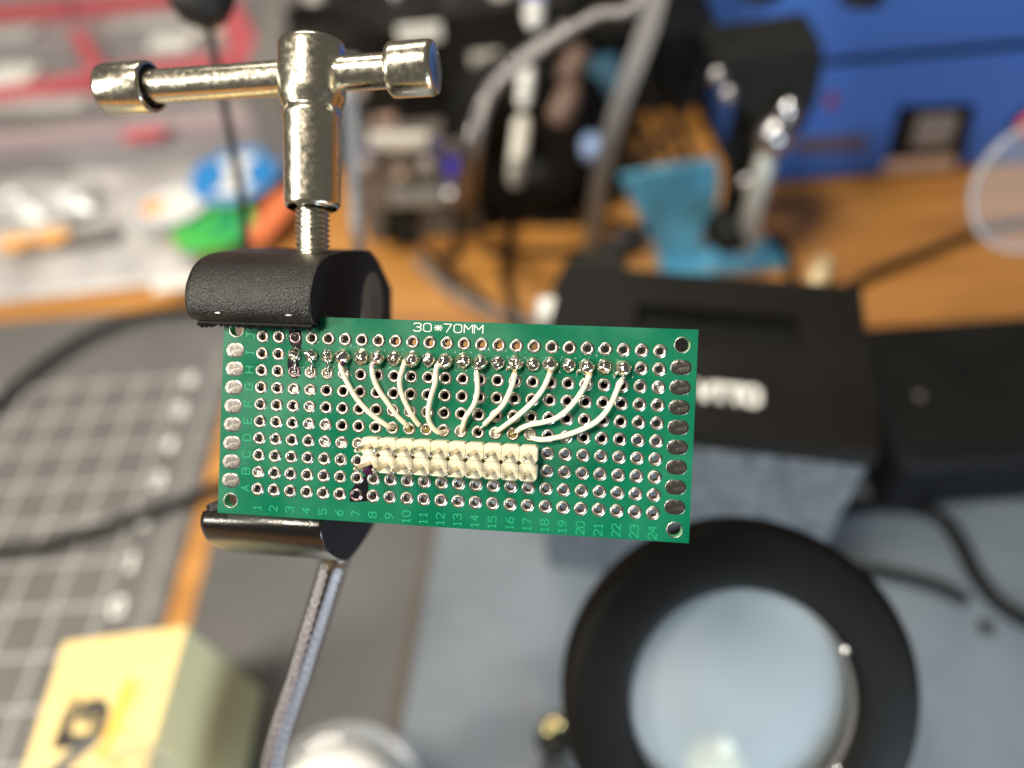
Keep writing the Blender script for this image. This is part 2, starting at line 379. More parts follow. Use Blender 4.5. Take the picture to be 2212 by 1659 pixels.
# ================================================================== CIRCUIT BOARD
X0B, X1B, Y0B, Y1B = -35.4, 34.35, -15.38, 14.62
PITCH = 2.54
gx = lambda c: (c-12.5)*PITCH
gy = lambda r: (r-4.5)*PITCH            # r: 0 = A ... 9 = J
board = thing('circuit_board', 'green perforated board with white pin header and nine soldered cream wires', 'circuit board', b2w((0, 0, 0)), BR)
MH = [(-33.42, -13.4), (-33.38, 12.32), (32.24, 12.42), (32.3, -13.6)]
def board_sheet():
    cu = bpy.data.curves.new('tmp', 'CURVE'); cu.dimensions = '2D'; cu.fill_mode = 'BOTH'; cu.extrude = 0.8*S
    def loop(pts):
        sp = cu.splines.new('POLY'); sp.points.add(len(pts)-1); sp.use_cyclic_u = True
        for i, (x, y) in enumerate(pts): sp.points[i].co = (x*S, y*S, 0, 1)
    loop([(X0B, Y0B), (X1B, Y0B), (X1B, Y1B), (X0B, Y1B)])
    for c in range(1, 25):
        for r in range(10):
            loop([(gx(c)+0.6*cos(2*pi*k/16), gy(r)+0.6*sin(2*pi*k/16)) for k in range(16)])
    for x, y in MH: loop([(x+1.02*cos(2*pi*k/24), y+1.02*sin(2*pi*k/24)) for k in range(24)])
    ob = bpy.data.objects.new('tmp', cu); COL.objects.link(ob)
    me = bpy.data.meshes.new_from_object(ob.evaluated_get(bpy.context.evaluated_depsgraph_get()))
    bpy.data.objects.remove(ob)
    me.name = 'board_sheet'
    for v in me.vertices: v.co.z -= 0.8*S
    me.materials.clear(); me.materials.append(M['mask']); me.materials.append(M['edge'])
    for p in me.polygons: p.material_index = 1 if abs(p.normal.z) < 0.5 else 0
    return link('board_sheet', me, board)
board_sheet()

def pad_mesh(seed, kind='open', m=None):
    rnd = random.Random(seed)
    def jit(v):
        r = math.hypot(v.x, v.y); n_ = noise.noise(Vector((v.x*1.6+seed*7.3, v.y*1.6, v.z*2)))
        return Vector((v.x*(1+0.05*n_), v.y*(1+0.05*n_), v.z+(0.045*n_ if v.z > 0.03 and r < 0.92 else 0)))
    if kind == 'open':
        prof = [(0.99, 0.0), (0.985, 0.05), (0.93, 0.06), (0.90, 0.11), (0.82, 0.17), (0.72, 0.18), (0.60, 0.13), (0.50, 0.04), (0.465, -0.12), (0.455, -0.4), (0.455, -1.66), (0.9, -1.68)]
        return MB().lathe(prof, 20, jit=jit).mesh('pad', m or M['tin'])
    prof = [(0.97, 0.0), (0.965, 0.05), (0.91, 0.06), (0.86, 0.14), (0.76, 0.22), (0.62, 0.19), (0.48, 0.05), (0.3, -0.02-0.2*rnd.random()), (0.12, -0.05), (0.001, -0.03)]
    return MB().lathe(prof, 20, jit=jit).mesh('pad', m or M['tin'])
OPEN = [pad_mesh(i) for i in range(6)]; FILL = [pad_mesh(10+i, 'fill') for i in range(4)]
DARK = pad_mesh(30, 'open', M['tin_dark']); FDARK = pad_mesh(31, 'fill', M['tin_dark'])
R_ = {ch: i for i, ch in enumerate('ABCDEFGHIJ')}
filled = {(3,'G'),(4,'G'),(4,'F'),(4,'E'),(5,'E'),(5,'D'),(6,'D'),(1,'B'),(4,'H'),(5,'H'),(6,'H'),(24,'H'),
          (10,'E'),(11,'E'),(13,'E'),(15,'E'),(16,'E'),(17,'E'),(19,'E'),(7,'D')}
for c in range(1, 25):
    for ch, r in R_.items():
        if 3 <= c <= 22 and ch == 'I': me = FILL[(c+r) % 4]
        elif (c, ch) in ((7,'A'), (3,'J')): me = DARK
        elif (c, ch) == (3,'H'): me = FDARK
        elif 8 <= c <= 17 and ch in 'CD': me = FILL[(c+r) % 4]
        elif (c, ch) in filled: me = FILL[(c*3+r) % 4]
        else: me = OPEN[(c*5+r*3) % 6]
        link('pad', me, board, (gx(c), gy(r), 0.004), Matrix.Rotation(random.random()*6.28, 3, 'Z') if me not in (DARK,) else None)

def edge_pad_mesh(seed, w=2.85, h=2.2):
    pts = []; n = 7; r = h/2
    for k in range(n+1): a = -pi/2+pi*k/n; pts.append((w/2-r*0.95+r*0.95*cos(a), r*sin(a)))
    for k in range(n+1): a = pi/2+pi*k/n; pts.append((-w/2+r*0.95+r*0.95*cos(a), r*sin(a)))
    vs = []; N_ = len(pts)
    for s_, z in ((1, 0), (0.985, 0.03), (0.94, 0.035), (0.90, 0.05), (0.6, 0.055), (0.3, 0.056)):
        vs += [(x*s_, y*s_, z+(0.02*noise.noise(Vector((x*s_*1.8, y*s_*1.3, seed*5.0))) if s_ < 0.93 else 0)) for x, y in pts]
    fs = [(i*N_+k, i*N_+(k+1) % N_, (i+1)*N_+(k+1) % N_, (i+1)*N_+k) for i in range(5) for k in range(N_)]
    fs.append([5*N_+k for k in range(N_)])
    return MB().add(vs, fs, True).mesh('edge_pad', M['tin_flat'] if seed > 5 else M['tin_left'])
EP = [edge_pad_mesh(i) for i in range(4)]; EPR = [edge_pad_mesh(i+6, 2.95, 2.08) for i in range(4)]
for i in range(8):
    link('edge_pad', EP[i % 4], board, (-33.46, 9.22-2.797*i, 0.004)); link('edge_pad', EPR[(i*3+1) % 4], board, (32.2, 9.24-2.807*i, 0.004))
ringm = MB().lathe([(1.15, 0), (1.14, 0.03), (1.05, 0.035), (1.005, 0.0), (1.005, -0.12)], 28).mesh('mounting_hole_rim', M['tin'])
for x, y in MH: link('mounting_hole_rim', ringm, board, (x, y, 0.005))

# printing on the board
st = pxb(890, 710); en = pxb(1045, 712)
strokes(MB(), '30*70MM', 1.18, 1.12, 1.50, 0.11, (1, 0, 0), (0, 1, 0), (0, 0, 1), ((st.x+en.x)/2, 13.62, 0)).build('size_print', M['silk'], board)
for c in range(1, 25):
    strokes(MB(), str(c), 1.15, 0.78, 1.0, 0.13, (0, 1, 0), (-1, 0, 0), (0, 0, 1), (gx(c)+0.02, -14.2, 0)).build('column_number', M['lettering'], board)
for ch, r in R_.items():
    strokes(MB(), ch, 1.2, 0.9, 1.0, 0.13, (0, 1, 0), (-1, 0, 0), (0, 0, 1), (-31.15, gy(r)+0.05, 0)).build('row_letter', M['lettering'], board)

# solder joints along row I
def blob(seed, R=0.98, H=0.95, tip=True, m=None, name='solder_joint', lean=(0, 0)):
    def jit(v):
        n_ = noise.noise(Vector((v.x*1.5+seed*3.1, v.y*1.5-seed, v.z*1.5))); n2 = noise.noise(Vector((v.x*4+seed, v.y*4, v.z*4)))
        k = 1+0.16*n_+0.025*n2
        return Vector((v.x*k+lean[0]*v.z, v.y*k+lean[1]*v.z, v.z*(1+0.15*n_)))
    prof = [(R, 0.0), (R*0.99, H*0.15), (R*0.93, H*0.38), (R*0.80, H*0.62), (R*0.60, H*0.82), (R*0.40, H*0.93), (R*0.30, H*1.0)]
    prof += [(0.26, H*1.16), (0.14, H*1.26), (0.001, H*1.26)] if tip else [(R*0.2, H*1.04), (0.001, H*1.06)]
    return MB().lathe(prof, 22, jit=jit).mesh(name, m or M['solder'])
yI = gy(R_['I'])
for c in range(3, 23):
    wired = c >= 6 and c % 2 == 0
    if c < 6: me = blob(c, 0.98, 1.0, True, lean=(0.1, -0.1))
    elif wired: me = blob(c*1.7, 1.18, 1.6, False, lean=(0.12*((c*7) % 3-1), -0.12))
    else: me = blob(c*2.3, 1.08, 0.85, True)
    o = link('solder_joint', me, board, (gx(c)+(0.05*((c*5) % 3-1)), yI+0.03*((c*3) % 5-2), 0.14))
    # ring of flux round the joint
    if c in (7, 9, 10, 13, 18, 21):
        MB().lathe([(1.25+0.08*(c % 3), 0.005), (1.12, 0.05), (0.97, 0.09)], 18, jit=lambda v, c=c: v*(1+0.09*noise.noise(Vector((v.x*2, v.y*2, c))))).build('flux_ring', mat('amber_flux', (0.30, 0.20, 0.03), 0.1, alpha=0.16, spec=0.9) if c == 7 else bpy.data.materials.get('amber_flux') or M['flux'], board, (gx(c), yI, 0.03))

# bare tinned bridges I->H in columns 3, 4, 5
for c in (3, 4, 5):
    x = gx(c); y0 = yI; y1 = gy(R_['H'])
    MB().tube(spline([(x+0.15, y0-0.5, 1.0), (x+0.32, y0-1.2, 0.75), (x+0.12, y0-1.9, 0.5), (x+0.1, y1+0.1, 0.1)], 5), [0.34]*3+[0.2]*10+[0.3]*3, 8).build('bare_wire', M['solder'], board)
    link('solder_joint', blob(c+50, 0.42, 0.34, False), board, (x-0.05, y1-0.05, 0.02))
# solder whiskers pulled from some joints
for c, dx, dy in ((8, -1.0, -0.6), (14, -0.8, -0.9), (16, -1.2, -0.9), (20, -1.3, -0.9), (22, -1.1, -1.1), (20, -0.9, 0.4), (5, -0.3, 0.9), (4, -1.0, 0.6)):
    x = gx(c); MB().tube(spline([(x, yI, 0.7), (x+dx*0.6, yI+dy*0.6, 0.75), (x+dx, yI+dy*0.9, 0.5), (x+dx*1.05, yI+dy*1.25, 0.35)], 5), [0.42-0.02*k for k in range(16)], 8).build('solder_whisker', M['solder'], board)

# the nine cream wires
def c2(x, y): return ((1300+x/2.765)/1.8228, (1250+y/2.765)/1.8228)
def c4(x, y): return ((1850+x/2.458)/1.8228, (1350+y/2.458)/1.8228)
WIRES = [
 (6, 9, c2, [(112,505),(135,600),(190,715),(280,870),(400,1010),(520,1110),(640,1188)], (688,1198)),
 (8, 10, c2, [(455,535),(470,650),(530,790),(620,920),(720,1060),(800,1140),(850,1190)], (875,1215)),
 (10, 11, c2, [(815,470),(790,560),(758,680),(770,800),(830,950),(900,1080),(975,1180)], (1030,1205)),
 (12, 12, c2, [(1178,500),(1150,590),(1148,700),(1108,830),(1075,970),(1070,1100),(1120,1200),(1190,1253)], (1262,1238)),
 (14, 13, c2, [(1592,600),(1603,700),(1600,830),(1560,960),(1480,1080),(1445,1190)], (1425,1250)),
 (16, 14, c4, [(437,280),(418,380),(372,500),(320,600),(220,710),(140,790)], (80,862)),
 (18, 15, c4, [(780,275),(745,370),(690,470),(600,580),(480,690),(370,780),(280,845)], (245,868)),
 (20, 16, c4, [(1165,280),(1120,400),(1050,520),(950,640),(830,730),(700,770),(590,790),(500,825),(455,860)], (405,880)),
 (22, 17, c4, [(1475,350),(1430,440),(1370,580),(1290,700),(1180,790),(1050,850),(920,895),(790,925),(680,935),(590,915)], (565,880)),
]
for k, (c, ce, fn, pts, end) in enumerate(WIRES):
    n = len(pts); P = []
    for i, q in enumerate(pts):
        t = i/(n-1); z = 1.05-0.15*t if k % 2 else 0.95-0.05*t
        z += 0.5*sin(pi*t)
        if i == n-1: z = 0.72
        P.append(pxb(*fn(*q), z))
    e = pxb(*fn(*end), 0.0)
    body = P+[]
    if k in (0, 3, 4, 6): body = P+[Vector((e.x, e.y, -0.5))]
    sp = spline(body, 7)
    rr = [0.37+0.02*noise.noise(Vector((i*0.35, k*3.0, 0))) for i in range(len(sp))]
    if k in (3, 5, 7, 8): rr[0:4] = [0.28, 0.37, 0.43, 0.42]
    w = MB().tube(sp, rr, 12).build('wire', M['wire'], board)
    jx = Vector((gx(c), yI, 0.9)); a = P[0]; dirn = (P[1]-P[0]).normalized()
    mid = (jx+a)/2+Vector((0.1, 0, 0.25))
    for s_ in (-1, 1):
        MB().tube(spline([a+dirn*0.5+Vector((0.08*s_, 0, 0)), a-dirn*0.25+Vector((0.14*s_, 0, 0.05)), mid+Vector((0.1*s_, 0.05, 0)), jx], 5), 0.13, 8).build('wire_strand', M['solder'], w)
    if k in (2, 5, 6, 7): MB().tube([sp[0]+dirn*-0.02, sp[1], sp[2]], [rr[0]*1.04, rr[1]*1.05, rr[2]*1.01], 12).build('scorched_end', M['scorch'], w)
    b = P[-1]
    MB().tube(spline([b+(b-P[-2]).normalized()*-0.4, (b+e)/2+Vector((0, 0, 0.25)), Vector((gx(ce), gy(R_['E']), -0.4))], 5), 0.15, 8).build('wire_strand', M['solder'], w)
for c in (10, 11, 16): MB().lathe([(0.5, 0.1), (0.4, 0.24), (0.2, 0.3), (0.001, 0.31)], 12).build('flux_drop', M['flux'], board, (gx(c), gy(R_['E']), 0.0))
MB().lathe([(0.35, -0.3), (0.38, 0.0), (0.3, 0.3), (0.001, 0.35)], 12).build('marker_stain', M['purple'], board, pxb(*c2(138, 505), 1.2))
MB().lathe([(0.36, -0.1), (0.4, 0.1), (0.3, 0.2), (0.001, 0.22)], 12).build('marker_stain', mat('pale_purple_marker', (0.42, 0.26, 0.34), 0.4), board, pxb(*c2(455, 540), 1.2))

# black marker ink on the board
def stain(pts, z, m, seed):
    vs = []
    for i in range(len(pts)):
        a = Vector((*pts[i], 0)); b = Vector((*pts[(i+1) % len(pts)], 0))
        for k in range(4):
            p = a.lerp(b, k/4); n_ = noise.noise(Vector((p.x*3, p.y*3, seed)))*0.16
            vs.append((p.x+n_, p.y-n_, z))
    MB().add(vs, [list(range(len(vs)))]).build('marker_stain', m, board)
q = lambda x, y: tuple(pxb((1350+x/2.458)/1.8228, (1650+y/2.458)/1.8228))[:2]
stain([q(60,700), q(70,800), q(240,795), q(248,640), q(240,540), q(190,560), q(140,620)], 0.018, M['ink'], 1)
q = lambda x, y: tuple(pxb((700+x/2.458)/1.8228, (950+y/2.458)/1.8228))[:2]
stain([q(1075,860), q(1080,960), q(1100,1020), q(1190,1060), q(1200,980), q(1195,860)], 0.018, M['ink'], 2)
stain([q(1065,1100), q(1060,1200), q(1085,1290), q(1150,1330), q(1195,1280), q(1170,1180), q(1195,1100)], 0.019, M['ink'], 3)
# flux specks round the joints: nobody could count them
fl = MB(); rnd = random.Random(3)
for i in range(300):
    x = rnd.uniform(gx(3)-1.5, gx(22)+2.5); y = yI+rnd.gauss(0, 1.5)
    if i % 9 == 0: x = rnd.uniform(-30, 30); y = rnd.uniform(-12, 13)
    if i % 7 == 0: x = rnd.uniform(gx(2), gx(7)); y = yI+rnd.uniform(-3, 3.2)
    r = rnd.uniform(0.03, 0.13)*(1 if i % 9 else 0.6); a0 = rnd.random()*6; st_ = rnd.uniform(0.25, 1)
    pt = []
    for k in range(6):
        a = a0+k*pi/3; rr_ = r*rnd.uniform(0.6, 1.3); u = Vector((cos(a)*rr_*(1+st_), sin(a)*rr_*0.5)); u = Matrix.Rotation(a0, 2)@u
        pt.append((x+u.x, y+u.y, 0.012))
    fl.add(pt+[(x, y, 0.012+r*0.5)], [(k, (k+1) % 6, 6) for k in range(6)], True)
tag(fl.build('flux_specks', M['clearflux'], board), kind='stuff')

# pin header: 20 cream blocks, 20 pins
hdr = link('pin_header', MB().box((gx(8)-0.8, gy(2)-0.8, 0.25), (gx(17)+0.8, gy(3)+0.8, 0.9)).mesh('pin_header', M['header']), board)
hb = MB(); c_ = 0.34; w_ = 1.245
oct_ = [(-w_+c_, -w_), (w_-c_, -w_), (w_, -w_+c_), (w_, w_-c_), (w_-c_, w_), (-w_+c_, w_), (-w_, w_-c_), (-w_, -w_+c_)]
hb.prism([(x, y, 0.22) for x, y in oct_], (0, 0, 2.33))
hbm = hb.mesh('header_block', M['header'])
pinm = [MB().tube([(0, 0, -0.2), (0, 0, 7.9+0.12*k), (0.02*k, 0, 8.3+0.12*k), (0.03*k, 0, 8.62+0.12*k)], [0.43, 0.43, 0.40, 0.18], 4, smooth=False).mesh('header_pin', M['pin']) for k in range(3)]
tipm = [MB().lathe([(0.26, -0.5), (0.33, -0.3), (0.34, 0), (0.26, 0.2), (0.12, 0.3), (0.001, 0.31)], 10, jit=lambda v, k=k: v*(1+0.3*noise.noise(v*2+Vector((k, k, k*3.0))))).mesh('solder_tip', M['pin']) for k in range(4)]
for c in range(8, 18):
    for r in (2, 3):
        b = link('header_block', hbm, hdr, (gx(c), gy(r), 0))
        bv = b.modifiers.new('bevel', 'BEVEL'); bv.width = 0.04*S; bv.segments = 2
        k = (c*7+r*3) % 3
        rot = Matrix.Rotation(radians(45), 3, 'Z') @ Matrix.Rotation(radians(random.uniform(-1.6, 1.6)), 3, 'X')
        link('header_pin', pinm[k], hdr, (gx(c), gy(r), 0), Matrix.Rotation(radians(random.uniform(-1.5, 1.5)), 3, 'X') @ Matrix.Rotation(radians(45), 3, 'Z'))
        if True: link('solder_tip', tipm[(c+r) % 4], hdr, (gx(c), gy(r), 8.45+0.1*k))
MB().lathe([(0.85, -0.25), (0.9, 0.0), (0.7, 0.06), (0.001, 0.07)], 14, jit=lambda v: v*(1+0.4*noise.noise(v*2))).build('marker_stain', M['purple'], hdr, (gx(8)-0.1, gy(2)-0.75, 2.56))
# shadowy stubs of the socket soldered from behind
sk = MB().box((gx(3)-1.2, yI-11.5, -10), (gx(22)+1.2, yI+1.25, -4.5)).build('rear_socket', M['black_plastic'], board, bevel=0.2)

# ================================================================== CLAMP
clamp = thing('board_clamp', 'black metal clamp with nickel T-handle gripping the left end of the green board', 'clamp', b2w((-28, -22, -35)), BR)
CO = Vector((-28, -22, -35))
def jaw(name, prof, x0, x1, m, chamf=0.5, end=None):
    """prof: (y, z) outline; extruded along x with a smoothed outline"""
    n = len(prof); mb = MB()
    cy = sum(p[0] for p in prof)/n; cz = sum(p[1] for p in prof)/n
    rings = []
    for x, s_ in ((x0, 0.90), (x0+0.35, 0.965), (x0+1.2, 1.0), (x1-0.5, 1.0), (x1-0.1, 0.99), (x1, 0.975)):
        rings.append([Vector((x, cy+(y-cy)*s_, cz+(z-cz)*s_))-CO for y, z in prof])
    vs = [v for r in rings for v in r]
    fs = [(i*n+k, i*n+(k+1) % n, (i+1)*n+(k+1) % n, (i+1)*n+k) for i in range(len(rings)-1) for k in range(n)]
    mb.add(vs, fs, True)
    mb.f.append([k for k in range(n-1, -1, -1)]); mb.sm.append(False)
    mb.f.append([(len(rings)-1)*n+k for k in range(n)]); mb.sm.append(False)
    o = mb.build(name, m, clamp)
    if end:
        o.data.materials.append(end); o.data.polygons[-1].material_index = 1
    return o
def dense(pts, n=5):
    sp = spline([(0, *p) for p in pts], n); return [(p.y, p.z) for p in sp]
# upper jaw: curved front, level top, faceted rear
up = dense([(13.4, 2.1), (14.6, 3.5), (17.3, 3.9), (20.0, 2.9), (22.3, 0.9), (24.0, -2.4), (24.9, -5.5)], 5)+[(26.0, -10), (27.2, -16), (28.4, -23.5), (27.4, -28.5), (23.2, -38.5), (14.9, -39.5), (14.9, -1.75), (13.2, -1.75), (13.2, 0.3)]
uj = jaw('upper_jaw', up, -39.9, -20.5, M['powder'], end=M['powder_smooth'])
lo = dense([(-15.6, -1.75), (-17.0, -1.2), (-18.6, -1.7), (-20.7, -3.6), (-22.6, -7.0), (-24.4, -11.5), (-25.1, -15.5), (-24.3, -20.5), (-22.6, -27), (-20.5, -33)], 5)+[(-15.6, -39.0), (-15.6, -10)]
lj = jaw('lower_jaw', lo[::-1], -39.3, -19.6, M['anod'], end=M['powder_smooth'])
# grip pads of the jaws
MB().box(Vector((-37.3, 12.95, -1.72))-CO, Vector((-20.7, 15.3, 3.0))-CO)  # (outline only, replaced below)
gp = MB()
gp.box(Vector((-38.4, 12.9, 0.35))-CO, Vector((-20.9, 13.5, 1.9))-CO)
gp.build('grip_strip', M['rubber'], clamp, bevel=0.15)
gp = MB(); gp.box(Vector((-38.0, -15.9, -9.5))-CO, Vector((-20.2, -14.4, -1.9))-CO)
gp.build('grip_strip', M['powder'], clamp, bevel=0.3)
# rear body joining the jaws
MB().box(Vector((-35.5, -19.5, -38.5))-CO, Vector((-22.0, 16.0, -28.0))-CO).build('clamp_body', M['powder_smooth'], clamp, bevel=1.2)
for x in (-32, -26): MB().tube([Vector((x, -18, -24))-CO, Vector((x, 16, -24))-CO], 2.0, 16).build('guide_rod', M['steel'], clamp)
# round magnet cap in the upper jaw's end face
ecx = Vector((-20.5, 18.6, -25.2))-CO
MB().lathe([(6.2, -0.2), (6.2, 0.12), (5.9, 0.12), (5.8, 0.05), (0.001, 0.05)], 36, ecx, axis='X').build('magnet_cap', mat('dull_magnet_cap', (0.16, 0.14, 0.12), 0.4, 0.7), clamp)
# T-handle screw
A0 = Vector((-25.1, 24.0, -8)); A1 = Vector((-26.55, 60.1, -8)); ax = (A1-A0).normalized()
rotT = Vector((0, 0, 1)).rotation_difference(ax).to_matrix()
screw = thing('dummy', 'x', 'x'); bpy.data.objects.remove(screw)
post = MB().lathe([(3.9, 8.3), (4.25, 8.5), (4.38, 9.0), (4.5, 21.6), (4.75, 22.6), (4.75, 23.2), (4.45, 23.6), (4.5, 24.0), (5.15, 25.2), (5.3, 26.2), (5.35, 32.4), (5.33, 33.6), (5.0, 34.3), (4.1, 34.5), (0.001, 34.55)], 40)
post.build('handle_post', M['nickel'], clamp, A0-CO, rotT)
th = []
z = -4.0
while z < 8.6:
    th += [(2.62, z), (2.72, z+0.08), (2.28, z+0.42), (2.30, z+0.50), (2.62, z+0.80)]; z += 0.8
MB().lathe(th, 28).build('threaded_rod', M['nickel'], clamp, A0-CO, rotT)
# cross bar through the post
bc = A0+ax*29.3; bd = Vector((0.9975, 0.0365, 0.060)).normalized()
rotB = Vector((0, 0, 1)).rotation_difference(bd).to_matrix()
L0 = -36.9; L1 = 20.3
MB().lathe([(2.66, L0+7), (2.68, L0+9.6), (2.70, 0), (2.68, L1-8), (2.66, L1-6)], 32).build('cross_bar', M['nickel'], clamp, bc-CO, rotB)
MB().lathe([(0.001, L0), (3.35, L0), (4.0, L0+0.55), (4.12, L0+1.1), (4.12, L0+8.3), (4.0, L0+8.75), (3.6, L0+8.8), (2.5, L0+8.8)], 40).build('bar_cap', M['nickel'], clamp, bc-CO, rotB)
MB().lathe([(2.5, L1-7.4), (3.7, L1-7.4), (4.12, L1-7.0), (4.15, L1-6.4), (4.15, L1-0.9), (3.95, L1-0.2), (3.4, L1), (0.001, L1)], 40).build('bar_cap', M['nickel'], clamp, bc-CO, rotB)
MB().lathe([(3.55, L0+8.83), (2.72, L0+8.9)], 32).build('cap_recess', M['black_plastic'], clamp, bc-CO, rotB)
# chips of worn coating
ch = MB(); rnd = random.Random(5)
for x, y, z in ((-23.8, 14.5, 3.62), (-34.5, 14.5, 3.6)):
    a = rnd.random()*3
    pts = [Vector((x+0.35*cos(t+a)*(1+0.5*rnd.random()), y+0.14*sin(t+a), z+0.03)) for t in [k*pi/3 for k in range(6)]]
    ch.add([p-CO for p in pts], [list(range(6))])
tag(ch.build('coating_chips', M['steel'], clamp), kind='stuff')
rb = MB(); rnd = random.Random(9)
for i in range(26):
    x = -38.9+i*0.69; r = rnd.uniform(0.25, 0.5)
    rb.lathe([(0.001, r), (r*0.8, r*0.5), (r, 0), (r*0.8, -r*0.5), (0.001, -r)], 7, Vector((x, 13.05+rnd.uniform(-0.25, 0.15), 1.1+rnd.uniform(-0.5, 0.6)))-CO)
tag(rb.build('torn_rubber', M['rubber'], clamp), kind='stuff')
rb = MB()
for i in range(30):
    x = -36.6+rnd.uniform(0, 16); r = rnd.uniform(0.2, 0.5)
    if i < 6: x = -38.0+rnd.uniform(0, 2.4); r = 0.55
    rb.lathe([(0.001, r), (r*0.8, r*0.5), (r, 0), (r*0.8, -r*0.5), (0.001, -r)], 7, Vector((x, -15.1+rnd.uniform(-1.0, 0.3) if i < 6 else -15.7, -2.2+rnd.uniform(-0.6, 0.1)))-CO)
tag(rb.build('torn_rubber', M['powder'], clamp), kind='stuff')

# ================================================================== GOOSENECKS
def gooseneck(name, label, cat, pts, r, pitch, m, nseg=12, extra=None, group=None, amp=0.16):
    P = [Vector(p) for p in pts]; sp = spline(P, 40)
    # arc-length resample into ribs
    L_ = 0; out = [sp[0]]; step = pitch/4; acc = 0
    for a, b in zip(sp, sp[1:]):
        d_ = (b-a).length
        while acc+d_ >= step:
            t = (step-acc)/d_; a = a.lerp(b, t); out.append(a); d_ = (b-a).length; acc = 0
        acc += d_
    rr = [r*(1+amp*(0.5, 1, 0.5, -0.6)[i % 4]-amp*0.5) for i in range(len(out))]
    base = P[-1]
    t_ = thing(name, label, cat, base, None, group)
    MB().tube([p-base for p in out], rr, nseg).build('flexible_tube', m, t_)
    MB().tube([out[-1]-base, out[-6]-base], r*1.5, 20).build('end_ferrule', M['steel'], t_)
    if extra: extra(t_, base)
    return t_
g0 = b2w((-28, -19.5, -34))
gooseneck('gooseneck_stand', 'ribbed metal flexible arm under the board clamp, beside the yellow box', 'flexible arm',
          [b2w((-28.6, -17.5, -33)), g0+Vector((-3, -4, -10)), at(716, 1235, 163), at(652, 1442, 186), at(588, 1659, 206), at(555, 1830, 225)+Vector((0, -6, -12)), (-96, 2, 60), (-92, -10, 10)],
          2.5, 3.6, M['dark_metal'], 16, amp=0.42)

# magnifier
ring = thing('magnifier', 'round magnifier with thick matt black rim over the blue-grey plate', 'magnifier', at(1593, 1500, 190), Wm @ Matrix(((1,0,0),(0,-1,0),(0,0,-1))))
# ring frame: x right, y up, z towards the camera
MB().lathe([(28.4, 4.6), (29.6, 6.0), (31, 6.4), (41.8, 6.4), (43.8, 5.6), (45.0, 3.6), (45.2, 0), (45.0, -5.0), (43.4, -6.4), (29.4, -6.4), (28.4, -5.6)], 96, closed=True).build('rim', mat('matt_black_rim', (0.003, 0.0028, 0.0025), 0.6, bump=0.1, spec=0.12), ring)
MB().lathe([(28.35, 4.4), (28.1, 4.0), (27.9, 1.5), (28.35, 1.2)], 96).build('retaining_ring', M['grey_metal'], ring)
R2 = 95.0; prof = []
for k in range(13):
    r = 28.2*k/12; prof.append((max(r, 0.001), -0.5+math.sqrt(R2*R2-r*r)-math.sqrt(R2*R2-28.2**2)))
MB().lathe(prof[::-1], 72).build('lens', M['lens'], ring)
for a, rr_ in ((28, 1.0), (-35, 1.0)):
    MB().lathe([(0.001, 1.0), (0.7, 0.8), (1.0, 0.2), (1.0, -0.5)], 12, (28.7*cos(radians(a)), 28.7*sin(radians(a)), 5.2)).build('glint_bead', M['chrome'], ring)  # chrome beads added to catch the key lamp as glints
# hinge joint on the rim's left and the arm that carries it
rj = Wm @ Vector((-1, 0, 0))
jt = at(1190, 1560, 215)
arm_pts = [at(1640, 1925, 192), at(1600, 2050, 205), Vector((70, -10, 90)), Vector((62, -32, 12))]
gooseneck('gooseneck_stand', 'ribbed flexible arm carrying the round black-rimmed magnifier', 'flexible arm', arm_pts, 3.6, 2.6, M['dark_metal'], 12)
# a brass and steel joint lying on the plate left of the magnifier
jp = onz(1198, 1600, 8)
j = thing('joint_fitting', 'small shiny brass and steel joint fitting on the plate left of the magnifier', 'fitting', (jp.x, jp.y, 6.4))
MB().lathe([(0.001, 0), (7, 0), (8, 1.5), (8, 7), (6, 9), (0.001, 9)], 20).build('fitting_body', M['black_plastic'], j)
MB().lathe([(0.001, 7), (2.4, 6.4), (3.6, 4.4), (3.8, 2.2), (2.6, 0)], 18, (1.5, 5.5, 9)).build('brass_screw', M['brass'], j)
MB().lathe([(0.001, 6), (2.0, 5.4), (3.0, 3.4), (3.0, 1.2), (2.0, 0)], 18, (-3, 3, 9)).build('brass_screw', M['brass'], j)
MB().tube([(-5, -9, 3), (-3, -24, 5)], 3.6, 14).build('steel_pin', M['chrome'], j)
MB().tube([(5, -9, 3), (7, -26, 5)], 3.2, 14).build('steel_pin', M['chrome'], j)

p = onz(1545, 1655, 6.5)
j = thing('yellowish_knob', 'pale yellow rounded knob on the plate, seen through the magnifier at the bottom edge', 'knob', p)
MB().lathe([(0.001, 9), (5, 8.5), (10, 6), (12, 2), (12, 0)], 24).build('knob_body', mat('pale_yellow_plastic', (0.62, 0.60, 0.36), 0.25), j)
MB().lathe([(0.001, 5), (2.5, 4.5), (4, 2), (4, 0)], 18, (4, 6, 8.5)).build('knob_tip', mat('bright_cream_plastic', (0.85, 0.83, 0.62), 0.2), j)

